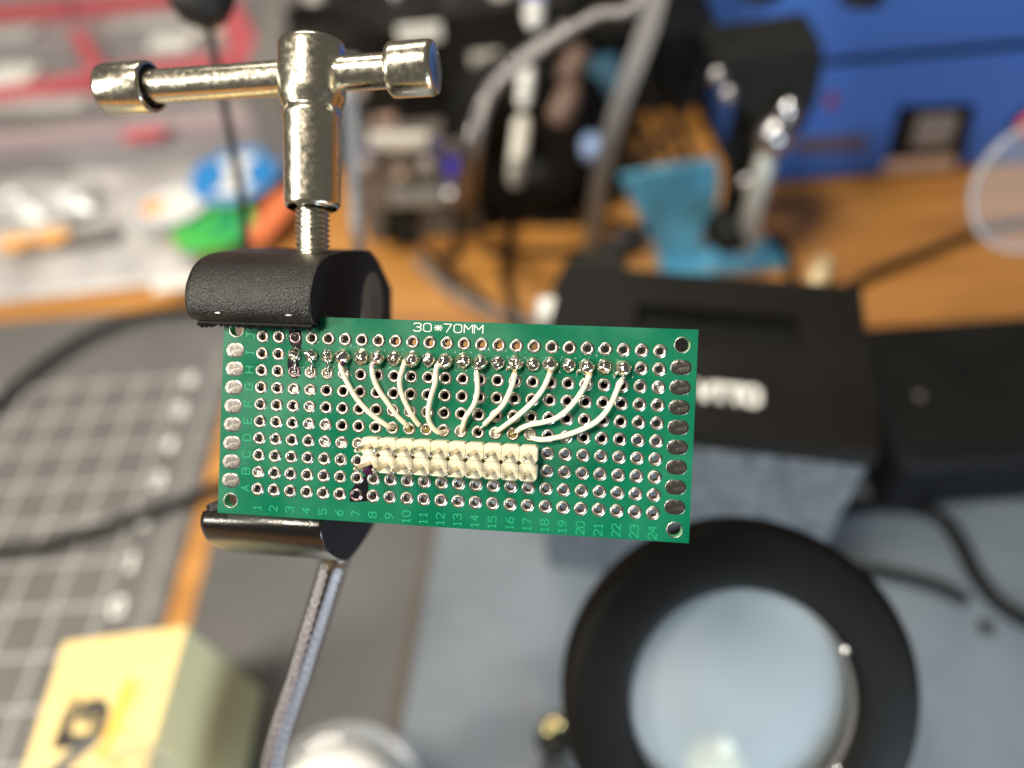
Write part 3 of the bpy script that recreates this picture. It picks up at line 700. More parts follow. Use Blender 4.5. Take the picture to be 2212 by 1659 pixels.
# ================================================================== YELLOW BOX
B0 = Vector((-147.5, 108, 0)); HB = 88
tl = onz(140, 1390, HB)
yb = thing('carton', 'yellow printed carton with black capital letters, lying beside the cutting mat', 'box', (B0.x-40, 0, 0))
YO = Vector((B0.x-40, 0, 0)); x0 = tl.x; x1 = B0.x; y1 = B0.y; y0 = -40
TR_, TL_, NR_, NL_ = onz(403, 1353, HB), onz(139, 1388, HB), onz(315, 1659, HB), onz(52, 1659, HB)
dn = (NR_-TR_).normalized(); dl = (NL_-TL_).normalized()
cr = [TL_, TL_+dl*150, TR_+dn*150, TR_]
def quad(pts, z0, z1, g=0.0):
    c = sum(pts, Vector())/4
    return [Vector((p.x+(g if p.x > c.x else -g), p.y+(g if p.y > c.y else -g), z0))-YO for p in pts], (0, 0, z1-z0)
a_, b_ = quad(cr, 3.2, HB-0.7); MB().prism(a_, b_).build('carton_side', M['yellow_side'], yb, bevel=0.6)
a_, b_ = quad(cr, HB-0.6, HB, 0.25); MB().prism(a_, b_).build('carton_top', M['yellow'], yb, bevel=0.25)
def ontop(px, py): return onz(px, py, HB)-YO
def letter(txt, px, py, h, w, wid, m, name, adv=None, dz=0.02):
    p = ontop(px, py); strokes(MB(), txt, h, w, adv or w*1.35, wid, (0, 1, 0), (-1, 0, 0), (0, 0, 1), (p.x, p.y, 0), 0.05).build(name, m, yb, (0, 0, HB+dz))
letter('@', 156, 1511, 3.2, 3.0, 0.45, M['ochre'], 'registered_mark')
letter('G', 181, 1562, 12.5, 12, 4.8, M['print_black'], 'printed_letter')
letter('N', 148, 1642, 12.5, 12, 4.8, M['print_black'], 'printed_letter')
p0, p1, p2 = ontop(284, 1467), ontop(243, 1580), ontop(215, 1640)
bnd = MB()
for a, b, ww in ((p0, p1, 4.2), (p1, p2, 4.6)):
    dd = (b-a).normalized(); nn = Vector((-dd.y, dd.x, 0))*ww/2
    bnd.add([a-nn, b-nn, b+nn, a+nn], [(0, 1, 2, 3)])
for v in bnd.v: v.z = 0.03
bnd.build('printed_band', M['yellow_band'], yb, (0, 0, HB))
letter('MADE IN USA', 272, 1590, 3.4, 2.4, 0.6, M['ochre'], 'small_print', adv=3.3)

# clear dome / lid lying over the carton's near corner
lid = thing('clear_cup', 'clear plastic cup resting on top of the yellow carton', 'cup', onz(270, 1745, HB))
MB().lathe([(17.8, 0.3), (19.0, 0.3), (19.2, 1.2), (18.6, 1.4), (17.0, 18), (15.5, 24), (16, 24.6), (16.6, 24)], 48).build('cup_wall', M['clear'], lid)
# white dome lid with a wide clear flange, standing on the grey sheet
wl = onz(700, 1800, 40)
wj = thing('white_dome_lid', 'white dome lid with a wide clear flange at the bottom edge of the photo', 'jar', (wl.x, wl.y, 3))
hgt = 62
wl = onz(702, 1760, hgt+3); wj.location = Vector((wl.x, wl.y, 3))*S
MB().lathe([(0.001, hgt), (9, hgt-0.5), (17, hgt-2.4), (22.5, hgt-6), (25.3, hgt-11), (25.5, hgt-16)], 48).build('white_dome', mat('glossy_white', (0.9, 0.9, 0.88), 0.15), wj)
MB().lathe([(25.5, hgt-15.9), (33.5, hgt-16), (34.5, hgt-15), (34.8, hgt-16), (34.4, hgt-17), (25.4, hgt-17)], 64).build('clear_flange', M['clear'], wj)
MB().lathe([(25.0, hgt-17), (23.0, 0.2), (0.001, 0.2)], 40).build('jar_body', M['clear_rim'], wj)

# ================================================================== BLACK CABLE ON THE MAT
def cable(label, pts, r, m=None, cat='cable', group=None, name='black_cable'):
    P = [Vector(p) for p in pts]; base = P[0]
    o = MB().tube([p-base for p in spline(P, 10)], r, 10).build(name, m or M['rubber'], None, base)
    return tag(o, label, cat, group)
zc = 40
cable('thick black cable looping over the grey cutting mat out of the left side',
      [onz(640, 640, 9), onz(520, 668, 9), onz(400, 668, 9), onz(290, 684, 9), onz(170, 735, 9), onz(60, 812, 9), onz(-60, 920, 9), onz(-190, 1060, 9), onz(-120, 1180, 9), onz(0, 1192, 9), onz(100, 1178, 9), onz(220, 1140, 9), onz(350, 1098, 9), onz(470, 1050, 9), onz(560, 1000, 9)],
      3.1)

# ================================================================== BLACK CASE WITH HANDLE (right of the board)
th_ = radians(-12.5); ca, sa = cos(th_), sin(th_)
Rz = Matrix(((ca, -sa, 0), (sa, ca, 0), (0, 0, 1)))
HC = 140; FR = onz(1897, 968, HC)                     # front right top corner
case = thing('equipment_case', 'black equipment case with recessed handle and white lettering, right of the green board', 'case', (FR.x, FR.y, 6.3), Rz)
Wc = 119; Dc = 76
MB().box((-Wc, 0.6, 0), (0, Dc, HC-37)).build('case_body', M['dark_grey'], case, bevel=3)
zb = HC-16.3
MB().box((-Wc+0.5, -0.8, 0.5), (-0.8, 0.55, zb-0.2)).build('front_panel', M['hammer'], case, bevel=0.2)
tp = MB()
# top built round the handle recess
_c = [Rz.transposed() @ (onz(*p, HC)-Vector((FR.x, FR.y, 0))) for p in ((1378, 655), (1725, 760))]
rx0, rx1, ry0, ry1 = _c[0].x, _c[1].x, _c[1].y, _c[0].y; print('recess', rx0, rx1, ry0, ry1)
zt = HC-6.3; zb = zt-10
tp.box((-Wc, -1.5, zb), (0.5, ry0, zt)); tp.box((-Wc, ry1, zb-0.02), (0.5, Dc+1, zt)); tp.box((-Wc, ry0+0.02, zb-0.01), (rx0, ry1-0.02, zt)); tp.box((rx1, ry0+0.02, zb-0.01), (0.5, ry1-0.02, zt))
tp.build('case_top', mat('satin_black_lid', (0.0065, 0.006, 0.0052), 0.5, 0, (0.009, 0.0085, 0.0075), 40, spec=0.15), case)
MB().box((rx0-3, ry0-3, zt-8), (rx1+3, ry1+3, zt-5)).build('recess_floor', M['black_plastic'], case)
sp_ = MB(); sp_.box((-3, 0.7, HC-36.9), (0, Dc, zb-0.1)); sp_.box((-Wc, 0.7, HC-36.9), (-Wc+3, Dc, zb-0.1)); sp_.box((-Wc+3.1, Dc-3, HC-36.9), (-3.1, Dc, zb-0.1)); sp_.build('upper_sides', M['dark_grey'], case)

lp = Rz.transposed() @ (onz(1636, 857, HC)-Vector((FR.x, FR.y, 0)))
strokes(MB(), 'VTTO', 7.0, 4.6, 5.5, 2.2, (1, 0, 0), (0, 1, 0), (0, 0, 1), (lp.x-10.2, lp.y, 0), 0.05).build('lettering', M['white'], case, (0, 0, zt+0.02))
MB().box((-Wc-1.5, -1.6, 4), (-Wc+60, -0.9, HC-8), None).build('front_trim', M['hammer'], case) if False else None
# steel latch at the case's left rear
lc = onz(1190, 655, HC-6)
lt = thing('steel_latch', 'bright steel latch beside the black case, just above the green board', 'latch', (lc.x, lc.y, 118))
MB().box((-5.5, -5, 8), (4.5, 5, 15)).build('latch_plate', M['white'], lt, bevel=1)
MB().box((-7, -9, -2), (6, 9, 7.5)).build('latch_base', M['mid_grey'], lt, bevel=1)
MB().box((-5, -7, -112), (4, 7, -2.1)).build('latch_post', M['black_plastic'], lt)
# black arch left of the handle (shoulder of the case)
sh = onz(1300, 660, 110)
so = MB().prism([( -2, 0, 0), (-12, 0, 10), (-13, 0, 40), (-8, 0, 100), (0, 0, 116), (18, 0, 122), (26, 0, 122), (26, 0, 0)], (0, 26, 0)).build('black_bracket', M['dark_grey'], None, (onz(1235, 690, 100).x, onz(1235, 690, 100).y, 0), bevel=2)
tag(so, 'dark grey rounded bracket left of the black case', 'bracket')

# black padded bag on the right and flat black bands on the plate
pb = thing('padded_case', 'black soft padded case at the right edge behind the plate', 'bag', (290, 226, 0))
MB().box((-134, -48, 6.8), (160, 42, 50)).build('bag_body', M['rubber'], pb, bevel=8, seg=4)
MB().box((-128, -40, 50.2), (150, 34, 52)).build('bag_top_panel', mat('faded_black_fabric', (0.0055, 0.006, 0.0057), 0.8, 0, (0.011, 0.0115, 0.011), 25, spec=0.1), pb, bevel=1)
MB().tube([(-118, -30, 44), (-112, -8, 50)], 3.2, 12).build('zip_pull', M['mid_grey'], pb)
z6 = 9
loop = [onz(*p, z6) for p in ((1760, 1105), (1900, 1090), (2020, 1110), (2070, 1165), (2105, 1235), (2155, 1300), (2230, 1345), (2330, 1370))]
base = loop[0]
o = MB().tube([p-base for p in spline(loop, 8)], 4.2, 8).build('black_band', M['rubber'], None, base)
for v in o.data.vertices: v.co.z *= 0.45
tag(o, 'flat black band looped on the plate at the right', 'strap')

loop = [onz(*p, z6) for p in ((1690, 1222), (1780, 1226), (1900, 1236), (2010, 1262), (2090, 1296))]
base = loop[0]
o = MB().tube([p-base for p in spline(loop, 8)], 3.6, 8).build('black_band', M['rubber'], None, base)
for v in o.data.vertices: v.co.z *= 0.45
tag(o, 'shorter flat black band lying on the plate right of the magnifier', 'strap')

# ================================================================== BLUE INSTRUMENT
bx = thing('blue_instrument', 'large blue steel bench instrument with black display and red button at the top right', 'instrument', (350, 520, 0))
IO = Vector((350, 520, 0)); XL = 143; XR = 620; YF = 452
MB().box(Vector((XL, YF, 3))-IO, Vector((XR, YF+260, 90))-IO).build('front_body', M['blue'], bx, bevel=1.5)
MB().box(Vector((XL+1, YF+3, 90.1))-IO, Vector((XR-1, YF+255, 97))-IO).build('seam', M['black_plastic'], bx)
MB().box(Vector((XL-1, YF-2, 97.1))-IO, Vector((XR+1, YF+262, 168))-IO).build('top_cover', M['blue'], bx, bevel=2)
for x in (XL+20, XR-40): MB().lathe([(0.001, 0), (9, 0), (9, 2.9), (0.001, 2.9)], 16, Vector((x, YF+20, 0.05))-IO).build('foot', M['rubber'], bx)
def front(name, px, m, d0, d1, bev=0.4):
    pts = [ony(*p, YF)-IO for p in px]
    q = [Vector((p.x, -68-d1, p.z)) for p in pts]
    return MB().prism(q, (0, d1-d0, 0)).build(name, m, bx, bevel=bev)
front('display_frame', [(1940,228),(2105,222),(2072,372),(1905,378)], M['black_plastic'], 0.1, 3.0, 2.0)
front('display', [(1980,243),(2068,238),(2048,310),(1962,314)], M['lcd'], 3.05, 3.6)
front('display_strip', [(1908,340),(2062,330),(2056,360),(1902,370)], M['pink'], 3.05, 3.9)
front('label_strip', [(1720,300),(1876,290),(1870,322),(1716,332)], mat('faded_brown_label', (0.10, 0.07, 0.07), 0.5), 0.1, 0.5, 0.1)
front('warning_mark', [(1778,232),(1812,230),(1796,190)], mat('dark_red_print', (0.20, 0.01, 0.03), 0.5), 0.1, 0.4, 0.05)
rp_ = ony(2222, 262, YF)-IO
MB().lathe([(0.001, 9), (7, 8.6), (9.5, 6), (9.5, 0.1)], 24, Vector((0, 0, 0)), axis='Y').build('red_button', M['red'], bx, Vector((rp_.x, -68, rp_.z)), Matrix.Rotation(pi, 3, 'Z'))
MB().lathe([(11.5, 0.1), (11.5, 3), (9.7, 3.4), (9.7, 0.1)], 24, Vector((0, 0, 0)), axis='Y').build('button_collar', M['black_plastic'], bx, Vector((rp_.x, -68, rp_.z)), Matrix.Rotation(pi, 3, 'Z'))
for px in ((1650, 5), (1870, 15)):
    p = onz(*px, 168.3)-IO
    MB().lathe([(0.001, 4), (9, 4), (11, 2), (11, 0)], 20, p+Vector((0, 8, 0))).build('top_knob', M['black_plastic'], bx)

# ================================================================== LIGHT BLUE HOLDER AND THE BLACK CLAMP STANDING IN IT
YC = 374
cy_t = thing('blue_holder', 'light blue angled plastic holder on the wooden desk', 'holder', (100, YC, 0))
CC = Vector((100, YC, 0))
def up_prism(px, y, d, name, m, par, O, bev=0.8):
    pts = [ony(*p, y)-O for p in px]
    for p in pts: p.z = max(p.z, 0.3)
    return MB().prism(pts, (0, d, 0)).build(name, m, par, bevel=bev)
up_prism([(1405,372),(1548,352),(1556,392),(1545,460),(1520,490),(1500,578),(1440,582),(1425,520),(1412,450)], YC, 6, 'front_wall', M['cyan'], cy_t, CC)
up_prism([(1338,386),(1400,374),(1412,455),(1424,520),(1428,575),(1400,505),(1372,450)], YC+9, 5, 'side_wing', M['cyan'], cy_t, CC)
a_, b_ = onz(1425, 590, 0)-CC, onz(1700, 548, 0)-CC
MB().box((a_.x, -10, 0.3), (b_.x-4, 16, 5)).build('holder_base', M['cyan'], cy_t, bevel=1)
bc_t = thing('bench_clamp', 'black bench clamp with wedge head and silver lever standing in the light blue holder', 'clamp', (125, YC-14, 5))
DD = Vector((125, YC-14, 5)); y_ = YC-24
def upd(px, y, d, name, m, bev=1.0):
    return MB().prism([ony(*p, y)-DD for p in px], (0, d, 0)).build(name, m, bc_t, bevel=bev)
upd([(1534,128),(1780,92),(1778,170),(1765,226),(1725,300),(1650,300),(1612,262),(1560,190)], y_, 34, 'wedge_head', mat('matt_charcoal', (0.012, 0.0125, 0.0115), 0.6, spec=0.15), 3)
upd([(1600,255),(1660,285),(1650,380),(1625,470),(1615,520),(1560,520),(1575,440),(1580,330)], y_+4, 18, 'clamp_stem', M['black_plastic'], 3)
f_ = ony(1575, 505, y_)-DD
MB().lathe([(0.001, -9), (10, -8), (15, -2), (16, 4), (13, 11), (6, 16), (0.001, 17)], 24, f_).build('clamp_foot', M['black_plastic'], bc_t)
MB().tube([ony(1665, 305, y_-9)-DD, ony(1640, 400, y_-9)-DD, ony(1605, 535, y_-7)-DD], [5.2, 6, 6.4], 14).build('silver_lever', mat('satin_grey_metal', (0.42, 0.43, 0.40), 0.45, 0.3), bc_t)
b0 = ony(1672, 292, y_-9)-DD
MB().lathe([(0.001, 12), (6, 10), (9.5, 5), (10.5, 0), (9, -6), (5, -9), (0.001, -10)], 24, b0).build('lever_knob', M['steel'], bc_t)
MB().lathe([(0.001, 15), (3.4, 14), (5, 9), (4.6, 0)], 18, b0+Vector((4, 0, 6))).build('lever_tip', M['chrome'], bc_t)
for px in ((1552, 165), (1575, 205), (1612, 395)):
    MB().lathe([(0.001, 3), (3.4, 2.2), (4.5, 0)], 14, Vector((0, 0, 0)), axis='Y').build('clamp_bolt', M['steel'], bc_t, ony(*px, y_-1)-DD, Matrix.Rotation(pi, 3, 'Z'))

# ================================================================== GREY ARMS ABOVE
gooseneck('gooseneck_stand', 'slim ribbed grey flexible arm arching across the top centre', 'flexible arm',
          [at(1330, -60, 300)+Vector((40, 30, 20)), at(1385, -2, 300), at(1290, 32, 300), at(1200, 85, 300), at(1120, 145, 302), at(1060, 205, 306), at(1030, 320, 330), onz(1020, 440, 10)],
          2.3, 2.8, M['grey_metal'], 12, amp=0.35)
gooseneck('gooseneck_stand', 'second ribbed grey arm, shorter and lower, left of the slim arching one', 'flexible arm',
          [at(1230, 60, 330), at(1150, 110, 330), at(1085, 165, 332), at(1040, 230, 336), at(1010, 340, 345), onz(1000, 470, 10)],
          4.0, 3.0, M['dark_metal'], 12)
def strap(pts, w, t, m, name, label, cat, group=None):
    P = [Vector(p) for p in pts]; base = P[-1]; sp = spline(P, 8); mb = MB()
    ring_ = []
    for i, p in enumerate(sp):
        tt = (sp[min(i+1, len(sp)-1)]-sp[max(i-1, 0)]).normalized(); v = (p-CAMPOS).normalized(); n_ = tt.cross(v).normalized(); k = n_.cross(tt)
        ring_ += [p-base+n_*a*w/2+k*b*t/2 for a, b in ((-1,-1),(1,-1),(1,1),(-1,1))]
    N_ = len(sp); fs = [(i*4+k, i*4+(k+1) % 4, (i+1)*4+(k+1) % 4, (i+1)*4+k) for i in range(N_-1) for k in range(4)]+[(3,2,1,0), tuple((N_-1)*4+k for k in range(4))]
    mb.add(ring_, fs)
    return tag(mb.build(name, m, None, base, bevel=0.8), label, cat, group)
strap([at(1430, -60, 330), at(1400, 60, 340), at(1352, 190, 355), at(1315, 310, 380), at(1290, 430, 420), onz(1272, 570, 0.6)], 9.5, 3, M['mid_grey'], 'metal_strip', 'flat grey metal strip leaning down in front of the light blue holder', 'strip')
strap([at(765, 120, 260), at(758, 230, 265), at(765, 400, 280), at(778, 560, 300), onz(800, 700, 3)], 4.6, 2.0, mat('pale_metal_strip', (0.32, 0.33, 0.35), 0.35, 0.6), 'metal_strip', 'thin pale metal strip standing upright behind the T-handle', 'strip')

# black probe: round head and thin rod, behind the T-handle
pr = thing('black_probe', 'thin black rod with round black head crossing behind the T-handle', 'probe', onz(560, 640, 3))
PO = onz(560, 640, 3)
MB().tube([p-PO for p in spline([at(445, 20, 215), at(470, 160, 218), at(495, 280, 222), at(520, 420, 230), at(538, 560, 250), PO+Vector((0, 0, 0.5))], 10)], 1.25, 10).build('probe_rod', M['powder'], pr)
hc = at(435, -12, 214)-PO
MB().lathe([(0.001, 9), (5, 8), (8.6, 4), (9.6, 0), (8.6, -4), (5, -8), (0.001, -9)], 24, hc).build('probe_head', M['powder'], pr)
MB().tube([hc+Vector((1, -2, -4)), at(448, 55, 215.5)-PO], [3.4, 1.6], 12).build('probe_collar', M['powder'], pr)

# ================================================================== PARTS ORGANISER (top left)
og = thing('parts_organiser', 'cloudy clear parts organiser box with rose-red dividers at the top left', 'organiser', (-380, 700, 0))
OO = Vector((-380, 700, 0)); HO = 40
fl_, fr_ = onz(-120, 318, HO), onz(585, 252, HO)
yF = 545; yFr = 533; xR = -228; xL = -760; yB = 960
MB().box(Vector((xL, yF, 0.4))-OO, Vector((xR, yB, HO-14))-OO).build('organiser_base', M['organ'], og, bevel=2)
def wall(a, b, t, z0, z1, m, name='divider'):
    a, b = Vector(a)-OO, Vector(b)-OO; d_ = (b-a).normalized(); n_ = Vector((-d_.y, d_.x, 0))*t/2
    return MB().prism([a-n_+Vector((0,0,z0)), b-n_+Vector((0,0,z0)), b+n_+Vector((0,0,z0)), a+n_+Vector((0,0,z0))], (0, 0, z1-z0)).build(name, m, og, bevel=0.5)
def W2(px, py): p = onz(px, py, HO); return (p.x, p.y, 0)
wall(W2(-60, 204), W2(205, 158), 15, HO-13.9, HO, M['rose']); wall(W2(212, 157), W2(560, 108), 15, HO-13.8, HO-0.1, M['rose'])
wall(W2(162, 62), W2(212, 150), 14, HO-13.7, HO-0.2, M['rose'])
wall(W2(-60, 20), W2(150, 4), 15, HO-13.7, HO-0.2, M['rose']); wall(W2(158, 4), W2(470, -30), 14, HO-13.6, HO-0.3, M['rose'])
wall(W2(478, -10), W2(545, 130), 26, HO-13.5, HO-0.15, M['rose'])
wall(W2(560, -30), W2(625, 190), 20, 0.5, HO+2, M['mid_grey'], 'end_wall')
wall(W2(-60, 300), W2(590, 240), 14, HO-13.4, HO-0.4, mat('pink_tinted_plastic', (0.42, 0.33, 0.35), 0.35), 'front_lip')
wall((xL, yF-5, 0), (xR, yFr, 0), 6, 0.6, HO-8, M['organ'], 'front_wall')
for px, m_, s_ in (((312, 290), M['rose'], (34, 14, 3)),):
    p = onz(*px, HO+1)-OO; MB().box(p-Vector(s_)/2, p+Vector(s_)/2).build('red_label', m_, og, bevel=0.5)
# small bags and packets lying in its compartments
rnd = random.Random(12)
for i, (px, py, sx, sy, mm, lab) in enumerate((
    (25, 165, 46, 34, 'white', 'white packet at the left edge in a compartment of the parts organiser'),
    (120, 110, 52, 30, 'organ', 'grey packet in the compartment beside the red divider'),
    (330, 45, 90, 22, 'bag', 'long pale packet at the top of the organiser compartment'),
    (372, 92, 44, 22, 'white', 'small white packet in the middle compartment of the organiser'),
    (455, 60, 40, 22, 'offwhite', 'beige packet beside the thin black probe'),
    (90, 225, 110, 20, 'bag', 'pale packet in the front compartment of the organiser, at left'),
    (120, 262, 120, 14, 'mid_grey', 'dark grey packet along the front lip of the organiser'),
    (330, 215, 130, 18, 'organ', 'cloudy packet in the front compartment behind the T-handle'),
    (20, 70, 60, 26, 'bag', 'pale packet at the top left of the organiser'))):
    p = onz(px, py, 30)
    o = MB().box((-sx/2, -sy/2, 0), (sx/2, sy/2, 7)).build('parts_packet', M[mm], None, (p.x, p.y, HO-14), Matrix.Rotation(radians(-4+rnd.uniform(-6, 6)), 3, 'Z'), bevel=3, seg=3)
    tag(o, lab, 'packet', 'packets in the parts organiser')

# ================================================================== BAGS AND STICKERS IN FRONT OF THE ORGANISER
def pillow(name, label, cat, corners, h, m, z0=0.6, amp=3.0, seed=1, n=26, parent=None, O=None):
    """soft bag: corners in world mm (4), puffed in the middle with creases"""
    c = [Vector((p[0], p[1], 0)) for p in corners]; ctr = sum(c, Vector())/4 if O is None else O
    vs = []; 
    for top in (1, 0):
        for j in range(n+1):
            for i in range(n+1):
                u, v = i/n, j/n
                p = c[0].lerp(c[1], u).lerp(c[3].lerp(c[2], u), v)
                e = (sin(pi*u)*sin(pi*v))**0.45
                zz = z0+(h*e+amp*e*noise.noise(Vector((p.x*0.035, p.y*0.05, seed)))+amp*0.5*e*noise.noise(Vector((p.x*0.12, p.y*0.09, seed+4)))+0.3 if top else 0)
                vs.append(Vector((p.x-ctr.x, p.y-ctr.y, max(zz, z0))))
    N_ = (n+1)**2; fs = []
    for j in range(n):
        for i in range(n):
            a = j*(n+1)+i; fs += [(a, a+1, a+n+2, a+n+1), (N_+a+n+1, N_+a+n+2, N_+a+1, N_+a)]
    edge = [i for i in range(n+1)]+[(j+1)*(n+1)+n for j in range(n)]+[n*(n+1)+i for i in range(n-1, -1, -1)]+[j*(n+1) for j in range(n-1, 0, -1)]
    for a, b in zip(edge, edge[1:]+edge[:1]): fs.append((b, a, N_+a, N_+b))
    o = MB().add(vs, fs, True).build(name, m, parent, (ctr.x, ctr.y, 0) if parent is None else (0, 0, 0))
    return tag(o, label, cat) if label else o
w2 = lambda px, py: tuple(onz(px, py, 4))[:2]
bag = pillow('clear_bag', 'large crumpled clear plastic bag with white contents in front of the parts organiser', 'bag',
       [w2(-140, 665), w2(400, 600), w2(610, 300), w2(-140, 365)], 14, M['bag'], 0.6, 6, 3, 40)
for k, (cs, lab, sd) in enumerate((
    ([(-60, 475), (95, 470), (95, 400), (-60, 405)], 'crinkled silver pouch at the left edge on the clear bag', 5),
    ([(88, 462), (205, 452), (200, 388), (90, 392)], 'crinkled silver pouch beside the round stickers, on the clear bag', 8))):
    p = [onz(*q_, 22) for q_ in cs]
    pillow('silver_pouch', lab, 'pouch', p, 10, M['silver_bag'], 19, 6, sd, 22)
# stickers: curved printed ovals
def sticker(label, px, py, rx, ry, m, parts, z=27, rot=0):
    c = onz(px, py, z); t = thing('sticker', label, 'sticker', c, Matrix.Rotation(radians(rot), 3, 'Z'))
    def oval(a, b, cx_, cy_, zz, mm, nm, half=None, inner=0):
        pts = []; n = 32
        for k in range(n): an = 2*pi*k/n; pts.append((cx_+a*cos(an), cy_+b*sin(an), zz))
        if inner:
            q2 = [(cx_+(x-cx_)*inner, cy_+(y-cy_)*inner, zz) for x, y, _ in pts]
            MB().add(pts+q2, [(k, (k+1) % n, n+(k+1) % n, n+k) for k in range(n)]).build(nm, mm, t)
        else: MB().prism(pts, (0, 0, 0.3)).build(nm, mm, t)
    oval(rx, ry, 0, 0, 0, m, 'sticker_disc')
    for i, (a, b, cx_, cy_, mm, inner) in enumerate(parts): oval(a, b, cx_, cy_, 0.35+0.35*i, mm, 'printed_shape', inner=inner)
    return t
sticker('round blue and white sticker, topmost of the bright stickers left of the T-handle', 508, 378, 36, 36, M['white'],
        [(35, 35, 0, 0, M['sky_blue'], 0.72), (13, 22, -20, 8, M['sky_blue'], 0), (12, 20, 20, -8, M['sky_blue'], 0)], rot=20)
sticker('round white sticker with orange mark and violet ring', 368, 443, 30, 26, M['white'],
        [(29, 25, 2, 0, M['violet'], 0.90), (9, 9, -13, -2, M['amber'], 0)], 24)
sticker('round green sticker below the blue and white one', 462, 490, 31, 28, M['leaf_green'], [(12, 10, -6, -10, M['leaf_green'], 0), (8, 12, 8, 6, mat('deep_green_print', (0.01, 0.28, 0.12), 0.4), 0)], 20)
sticker('narrow orange-red sticker next to the green one', 590, 462, 11, 34, M['orange'], [(6, 18, 0, -3, M['orange'], 0)], 20, -15)
sticker('small pale orange sticker under the round violet one', 400, 520, 14, 8, mat('dull_orange', (0.5, 0.28, 0.18), 0.5), [], 18)
for px, py in ((30, 525), (110, 512)):
    sticker('small orange mark on the clear bag near its left end' if px < 60 else 'small orange mark on the clear bag, right of its twin', px, py, 14, 9, M['amber'], [], 24)
for px, py, sx, sy, mm, lab in ((60, 500, 55, 20, 'offwhite', 'cream paper slip in the clear bag at the left edge'), (185, 505, 46, 16, 'mid_grey', 'grey paper slip in the clear bag'), (470, 590, 90, 14, 'white', 'white paper slip at the near end of the clear bag')):
    p = onz(px, py, 22); tag(MB().box((-sx/2, -sy/2, 0), (sx/2, sy/2, 1)).build('paper_slip', M[mm], None, (p.x, p.y, 20), Matrix.Rotation(radians(8), 3, 'Z'), bevel=0.3), lab, 'paper')

# ================================================================== MIDDLE CLUTTER BEHIND THE BOARD
ms = thing('grey_module', 'grey electronic module with white connectors and blue sockets behind the T-handle', 'module', (-85, 430, 0))
MO = Vector((-85, 430, 0))
MB().box((-46, -6, 0.5), (40, 26, 78)).build('module_body', mat('warm_grey_plastic', (0.10, 0.088, 0.078), 0.5, 0, (0.14, 0.12, 0.105), 30), ms, bevel=2)
def mfront(name, px, m, d=5, bev=1.0):
    pts = [ony(*p, 424)-MO for p in px]; return MB().prism([Vector((p.x, -6.1-d, p.z)) for p in pts], (0, d-0.1, 0)).build(name, m, ms, bevel=bev)
def rect(x0, y0, x1, y1): return [(x0, y1), (x1, y1), (x1, y0), (x0, y0)]
mfront('white_connector', rect(800, 283, 925, 308), M['offwhite'], 8)
mfront('steel_connector', rect(845, 405, 955, 432), mat('dull_steel', (0.32, 0.34, 0.34), 0.4, 0.5), 8)
for q_ in ((785, 305, 812, 325), (868, 305, 900, 322), (925, 300, 955, 322)): mfront('blue_socket', rect(*q_), mat('muted_blue_plastic', (0.10, 0.10, 0.26), 0.5), 5)
mfront('blue_terminal', rect(962, 338, 990, 368), M['royal'], 9)
for px, py, r in ((795, 352, 6), (925, 352, 6), (870, 375, 5), (868, 320, 5)):
    p = ony(px, py, 424)-MO; MB().lathe([(0.001, 6), (r*0.7, 5.5), (r, 3), (r, 0)], 16, axis='Y').build('grey_knob', mat('knob_%d' % px, (0.32, 0.29, 0.27) if px != 870 else (0.34, 0.25, 0.18), 0.4), ms, Vector((p.x, -6.2, p.z)), Matrix.Rotation(pi, 3, 'Z'))
mfront('dark_slot', rect(830, 445, 900, 520), M['black_plastic'], 3)
p = ony(978, 412, 424)-MO
MB().lathe([(0.001, 12), (5, 11.5), (8, 8), (8, 0)], 20, axis='Y').build('metal_plug', M['steel'], ms, Vector((p.x, -6.2, p.z)), Matrix.Rotation(pi, 3, 'Z'))
# black equipment further back
for k, (x0_, x1_, y0_, y1_, h_, mm, lab, cat) in enumerate((
    (-178, -70, 520, 640, 112, 'dark_grey', 'dark grey equipment box behind the grey module', 'equipment'),
    (-66, 30, 500, 620, 128, 'dark_grey', 'black equipment box with white label between the dark grey box and the black reel', 'equipment'),
    (-215, -182, 500, 760, 90, 'mid_grey', 'tall grey panel beside the parts organiser', 'panel'),
    (36, 150, 560, 700, 70, 'black_plastic', 'low black box far behind the flexible arms', 'box'))):
    cxm, cym = (x0_+x1_)/2, (y0_+y1_)/2
    t = thing('equipment_box', lab, cat, (cxm, cym, 0))
    MB().box((x0_-cxm, y0_-cym, 0.4), (x1_-cxm, y1_-cym, h_)).build('equipment_body', M[mm], t, bevel=3)
    rnd = random.Random(k+20)
    if k in (0, 1):
        for i in range(5):
            xx = rnd.uniform(x0_-cxm+8, x1_-cxm-22); zz = rnd.uniform(18, h_-22); ww = rnd.uniform(10, 24)
            MB().box((xx, y0_-cym-4, zz), (xx+ww, y0_-cym-0.1, zz+rnd.uniform(6, 16))).build('front_detail', (M['black_plastic'], M['offwhite'], M['pink'], M['black_plastic'], M['mid_grey'])[i], t, bevel=1)
    if k < 2:
        for i in range(3):
            xx = rnd.uniform(x0_-cxm+10, x1_-cxm-10); yy = rnd.uniform(-50, 30)
            MB().lathe([(0.001, 10), (6, 9), (8, 0)], 16, (xx, yy, h_)).build('top_knob', (M['black_plastic'], M['steel'], M['offwhite'])[i], t)
p = ony(905, 68, 500); t = tag(MB().box((-14, -2, -5), (16, 2, 6)).build('white_label', M['white'], None, (p.x, 496, p.z), bevel=1), 'white label plate on the grey equipment at the top centre', 'label')
